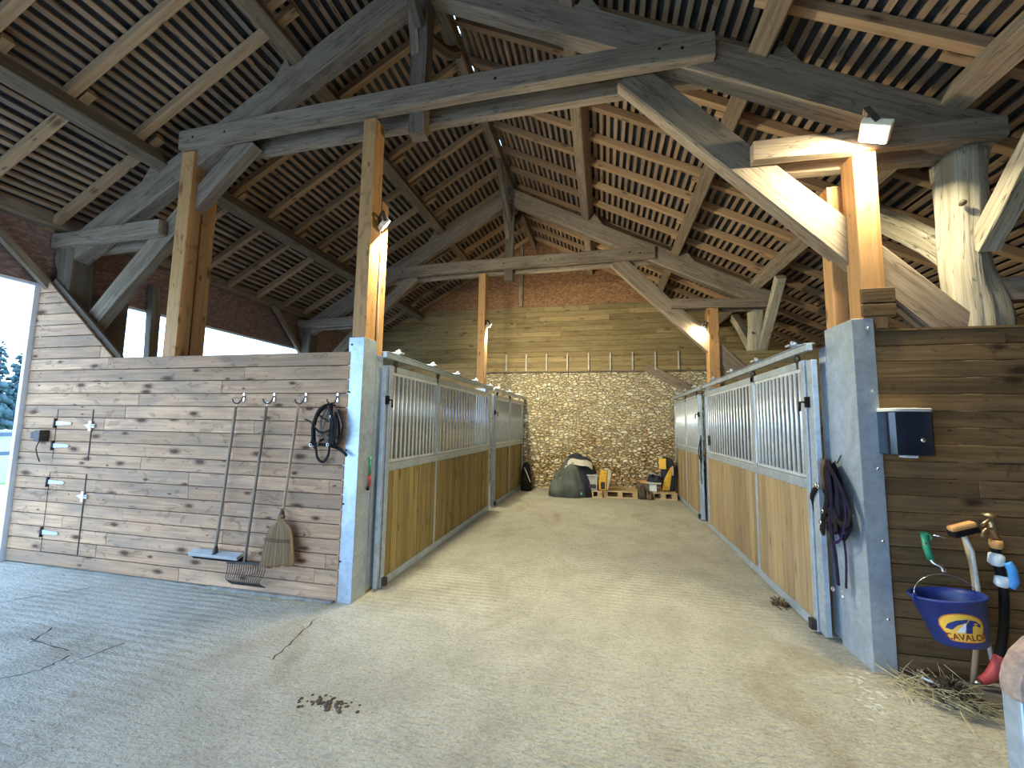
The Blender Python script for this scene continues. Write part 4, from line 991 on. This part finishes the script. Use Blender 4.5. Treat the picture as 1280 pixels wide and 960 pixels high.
# ------------------------------------------------------------------ pile at the back
def cloth(fn, nu, nv, name, mat, parent, th=.012):
    b = B()
    for j in range(nv+1):
        for i in range(nu+1): b.v.append(V(fn(i/nu, j/nv)))
    for j in range(nv):
        for i in range(nu):
            a = j*(nu+1)+i; b.f.append([a, a+1, a+nu+2, a+nu+1]); b.uv.append([(0, 0)]*4); b.r.append((.5, .5)); b.mi.append(0); b.sm.append(True)
    o = b.build(name, mat, parent); m_ = o.modifiers.new('s', 'SOLIDIFY'); m_.thickness = th; return o
nz3 = mathutils.noise.noise
t = thing('horse_rug_pile', 'heap of folded grey-green and navy horse rugs against the stone wall', 'horse rug', (-.7, 9.0, 0))
def dome(cx, cy, rx, ry, h, seed, fold=.05, p=.6):
    def fn(u, v):
        a = 2*math.pi*u; r = v; x = math.cos(a)*r; y = math.sin(a)*r
        z = h*max(0, (1-r**2.6))**p; k = nz3(V((x*2.2+seed, y*2.2, seed)))*fold*2+nz3(V((x*6+seed, y*6, 3)))*fold
        return (cx+x*rx*(1+k), cy+y*ry*(1+k*.6), max(.0, z+k*.8*(1-r*.8)) )
    return fn
cloth(dome(-.56, 9.14, .46, .42, .84, 2., .05, .5), 40, 16, 'navy_rug', 'rugnavy', t)
cloth(dome(-.68, 8.93, .37, .33, .70, 5., .16, .5), 40, 16, 'grey_rug', 'tarp', t)
cloth(dome(-.90, 8.80, .24, .18, .40, 8., .16, .5), 30, 12, 'grey_rug_end', 'tarp', t)
cloth(lambda u, v: (-.80+u*.58, 8.93-.22*v+.05*math.sin(u*7), .80-.03*u-.10*v-.10*(2*u-1)**2+.02*math.sin(u*9)), 20, 6, 'pale_lining', 'rugwhite', t)
b = B(); b.bar((-.60, 8.70, .01), (-.44, 8.70, .10), .05, .01, (0, 1, 0)); b.bar((-.56, 8.70, .015), (-.52, 8.69, .12), .03, .01, (0, 1, 0)); b.bar((-.9, 8.66, .03), (-.68, 8.66, .02), .05, .02, (0, 0, 1)); b.build('teal_strap', 'teal', t)
b = B()
for k in range(20): a = k/19*math.pi; 
b.tube([(-1.06+.045*math.cos(a), 8.74, .07+.07*math.sin(a)) for a in [k*math.pi/8 for k in range(17)]], .022, 8); b.build('girth_strap', 'black', t)
def pallet(label, x0, x1, y0, y1):
    t = thing('wooden_pallet', label, 'pallet', ((x0+x1)/2, (y0+y1)/2, 0)); n = 5
    for i in range(n):
        ya = y0+(y1-y0-.1)*i/(n-1); b = B(); b.box(x0, x1, ya, ya+.1, .118, .14); b.build('deck_board', 'pallet', t)
    for y in (y0, (y0+y1)/2-.05, y1-.1):
        b = B(); b.box(x0, x1, y, y+.1, .0, .02); b.build('skid', 'pallet', t)
        for x in (x0, (x0+x1)/2-.05, x1-.1):
            b = B(); b.box(x, x+.1, y, y+.1, .02, .10); b.build('block', 'pallet', t)
    for x in (x0, (x0+x1)/2-.05, x1-.1): b = B(); b.box(x, x+.1, y0, y1, .10, .118, 'y'); b.build('stringer', 'pallet', t)
pallet('wooden pallet in the middle against the stone wall, with bare boards', -.02, .68, 8.93, 9.62)
pallet('wooden pallet under the horse rugs and grey crate', -.50, -.03, 8.84, 9.5)
pallet('wooden pallet at right below the white box and rucksack', .92, 1.46, 9.02, 9.6)
t = thing('grey_crate', 'grey plastic crate beside the yellow sack on the pallet', 'crate', (-.27, 8.95, .14))
b = B(); b.prism([(-.34, .145), (-.13, .145), (-.12, .44), (-.33, .44)], lambda u, v: (u, 8.84, v), lambda u, v: (u, 9.15, v)); b.build('body', 'crate', t, bev=.015)
b = B(); b.box(-.31, -.16, 8.82, 8.838, .19, .27); b.build('dark_recess_slab', 'iron', t, bev=.004)  # dark slab on the front, painting the shade of a recess
b = B(); b.box(-.35, -.12, 8.83, 9.16, .44, .465); b.build('lid', 'greyplastic', t, bev=.006)
t = thing('yellow_sack', 'yellow sack with a white side leaning on the grey crate', 'sack', (-.05, 8.96, .14))
b = B(); b.prism([(-.10, .145), (.06, .145), (.08, .55), (-.06, .55), (-.11, .35)], lambda u, v: (u, 8.86, v), lambda u, v: (u, 9.12, v)); b.build('body', 'rugyellow', t, bev=.03)
b = B(); b.prism([(.065, .16), (.085, .16), (.16, .50), (.13, .57), (.085, .55)], lambda u, v: (u, 8.88, v), lambda u, v: (u, 9.1, v)); b.build('pale_side', 'rugwhite', t, bev=.02)
b = B(); b.box(-.06, .02, 8.85, 8.862, .18, .32); b.build('dark_print', 'rugnavy', t)
# right hand items
t = thing('rucksack', 'tall navy and yellow rug bag leaning by the right stall front', 'bag', (1.35, 9.25, 0))
b = B(); b.prism([(1.20, .14), (1.46, .14), (1.49, .62), (1.42, .82), (1.24, .84), (1.20, .5)], lambda u, v: (u, 9.22, v), lambda u, v: (u, 9.48, v)); b.build('body', 'rugnavy', t, bev=.05)
b = B(); b.prism([(1.19, .16), (1.34, .16), (1.42, .68), (1.35, .62), (1.22, .35)], lambda u, v: (u-.0, 9.17, v), lambda u, v: (u, 9.225, v)); b.build('yellow_flap', 'rugyellow', t, bev=.02)
b = B(); b.box(1.14, 1.28, 9.18, 9.23, .60, .82); b.build('yellow_label', 'yellow', t, bev=.01)
b = B(); b.box(1.395, 1.42, 9.175, 9.215, .48, .66); b.build('pale_strap', 'rugwhite', t)
t = thing('white_box', 'small white box with a flat lid on the right pallet', 'box', (1.0, 9.2, .14))
b = B(); b.box(.92, 1.07, 9.08, 9.25, .145, .30); b.build('body', 'white', t, bev=.004)
b = B(); b.box(.86, 1.16, 9.04, 9.28, .301, .335); b.build('lid', 'rugwhite', t, bev=.006)
t = thing('saddle_pads', 'stack of grey and navy saddle pads on top of the white box', 'saddle pad', (1.05, 9.2, .34))
cloth(dome(1.06, 9.22, .17, .17, .13, 11., .12), 24, 8, 'navy_pad', 'rugnavy', t); 
for ch in list(t.children): ch.location = (0, 0, .345)-V((0, 0, 0)) if False else V((0, 0, .335))
cloth(lambda u, v: (.93+u*.22, 9.12+v*.2, .50+.02*math.sin(u*6)+.01*math.sin(v*7)), 8, 8, 'grey_pad', 'crate', t)
t = thing('gaiters', 'crumpled brown gaiters on the floor beside the middle pallet', 'gaiters', (.80, 9.1, 0))
cloth(dome(.78, 8.97, .09, .07, .22, 21., .15), 24, 8, 'gaiter', 'husk', t); cloth(dome(.92, 8.95, .08, .06, .10, 24., .15), 24, 8, 'gaiter', 'brown_leather', t)
b = B(); b.box(.74, .88, 9.1, 9.2, .30, .36); tag(b.build('orange_tin', 'orangewood', bev=.01), 'small orange tin above the crumpled brown gaiters', 'tin')
b = B(); b.box(.70, .92, 9.06, 9.28, .0, .299); tag(b.build('low_crate', 'oldD', bev=.01), 'low dark crate carrying the small orange tin', 'crate')
t = thing('black_sack', 'black rubbish sack with a pale strap beside the far left stall front', 'sack', (-1.74, 9.25, 0))
cloth(dome(-1.72, 9.30, .12, .15, .62, 31., .1, .5), 24, 14, 'sack', 'black', t, .006)
b = B(); b.tube(catmull([(-1.74, 9.17, .52), (-1.68, 9.16, .40), (-1.60, 9.17, .20)], 5), .022, 6, .4); b.build('pale_strap', 'rugwhite', t)
tag(B().tube([(-1.62, 9.55, .01), (-1.80, 9.62, 1.3)], .014, 8).build('leaning_stick', 'handle'), 'thin stick leaning at the end of the far left stall front', 'stick')

# lead hung on right middle column
t = thing('head_collar', 'black head collar hung on the right middle column', 'halter', (1.52, 7.08, 1.1))
for pts in ([(1.52, 7.08, 1.36), (1.50, 7.0, 1.2), (1.50, 6.98, 1.02), (1.50, 7.05, .92), (1.51, 7.1, 1.1), (1.52, 7.08, 1.36)], [(1.52, 7.12, 1.3), (1.50, 7.18, 1.1), (1.50, 7.1, .98)], [(1.51, 7.06, 1.0), (1.50, 7.05, .75), (1.51, 7.06, .6)]): strap(t, pts, .014, 'black', .5, upv=(1, 0, 0))
t = thing('clip', 'small green and red snap clip hanging on the left column side', 'clip', (-2.02, 3.3, 1.0))
b = B(); b.tube([(-2.02, 3.31, 1.18), (-2.015, 3.30, 1.10), (-2.02, 3.31, 1.03)], .010, 8, .6); b.tube([(-2.02, 3.29, 1.19), (-2.018, 3.31, 1.16), (-2.02, 3.33, 1.19)], .006, 6); b.build('clip_body', 'green', t)
b = B(); b.tube([(-2.02, 3.31, 1.03), (-2.018, 3.31, .93)], .010, 8); b.build('red_grip', 'red', t)
b = B(); b.tube([(-2.022, 3.30, .93), (-2.018, 3.29, .90)], .012, 8); b.build('tip', 'black', t)

# ------------------------------------------------------------------ near post at the right edge
t = thing('hurdle_post', 'galvanised post with a tan rounded cap, cut off by the right edge', 'post', (1.2, 1.5, 0))
b = B(); b.box(1.125, 1.33, 1.50, 1.55, 0, .76, 'z')
for x in (1.132, 1.15, 1.175, 1.21, 1.24): b.tube([(x, 1.498, 0), (x, 1.498, .76)], .007, 8)
b.build('ribbed_post', 'galv', t, bev=.008)
b = B(); P = [(1.12, .74), (1.12, .79), (1.13, .83), (1.15, .87), (1.185, .91), (1.23, .94), (1.32, .95), (1.34, .74)]
b.prism(P, lambda u, v: (u, 1.485, v), lambda u, v: (u, 1.56, v)); b.build('rounded_cap', 'tan', t, bev=.02)

# ------------------------------------------------------------------ outdoors on the left
def fence():
    t = thing('paddock_fence', 'grey post and rail paddock fence outside the left opening', 'fence', (-14, 2, 0))
    for z in (.55, 1.0): b = B(); b.box(-14.05, -14.0, -8, 16, z, z+.09, 'y'); b.build('rail', 'fence', t)
    for i in range(10): b = B(); b.box(-14.12, -14.03, -8+i*2.6, -7.9+i*2.6, 0, 1.2, 'z'); b.build('post', 'fence', t)
fence()
def tree(x, y, h, label):
    t = thing('conifer', label, 'tree', (x, y, 0), 'hazy conifers beyond the paddock')
    b = B(); b.tube([(x, y, 0), (x, y, h*.9)], [.2, .05], 8); b.build('trunk', 'oldD', t)
    b = B()
    for k in range(260):
        z = h*(.08+.92*random.random()**1.2); r = h*.24*(1.04-z/h)*random.uniform(.3, 1.); a = random.uniform(0, 6.28); s_ = h*.05*random.uniform(.6, 1.3)*(1.2-z/h)
        c = V((x+math.cos(a)*r, y+math.sin(a)*r, z)); ph = random.random()
        b.lathe([(0, s_*.8), (s_*.7, s_*.35), (s_, -s_*.2), (s_*.4, -s_*.6)], c, (math.cos(a)*.5, math.sin(a)*.5, 1), 5)
    b.build('crown', 'leaf', t)
for i in range(14): tree(-50+random.uniform(-4, 4), 14+i*1.9+random.uniform(-.7, .7), random.uniform(7.2, 9.6), 'hazy blue-green conifer standing beyond the paddock fence')
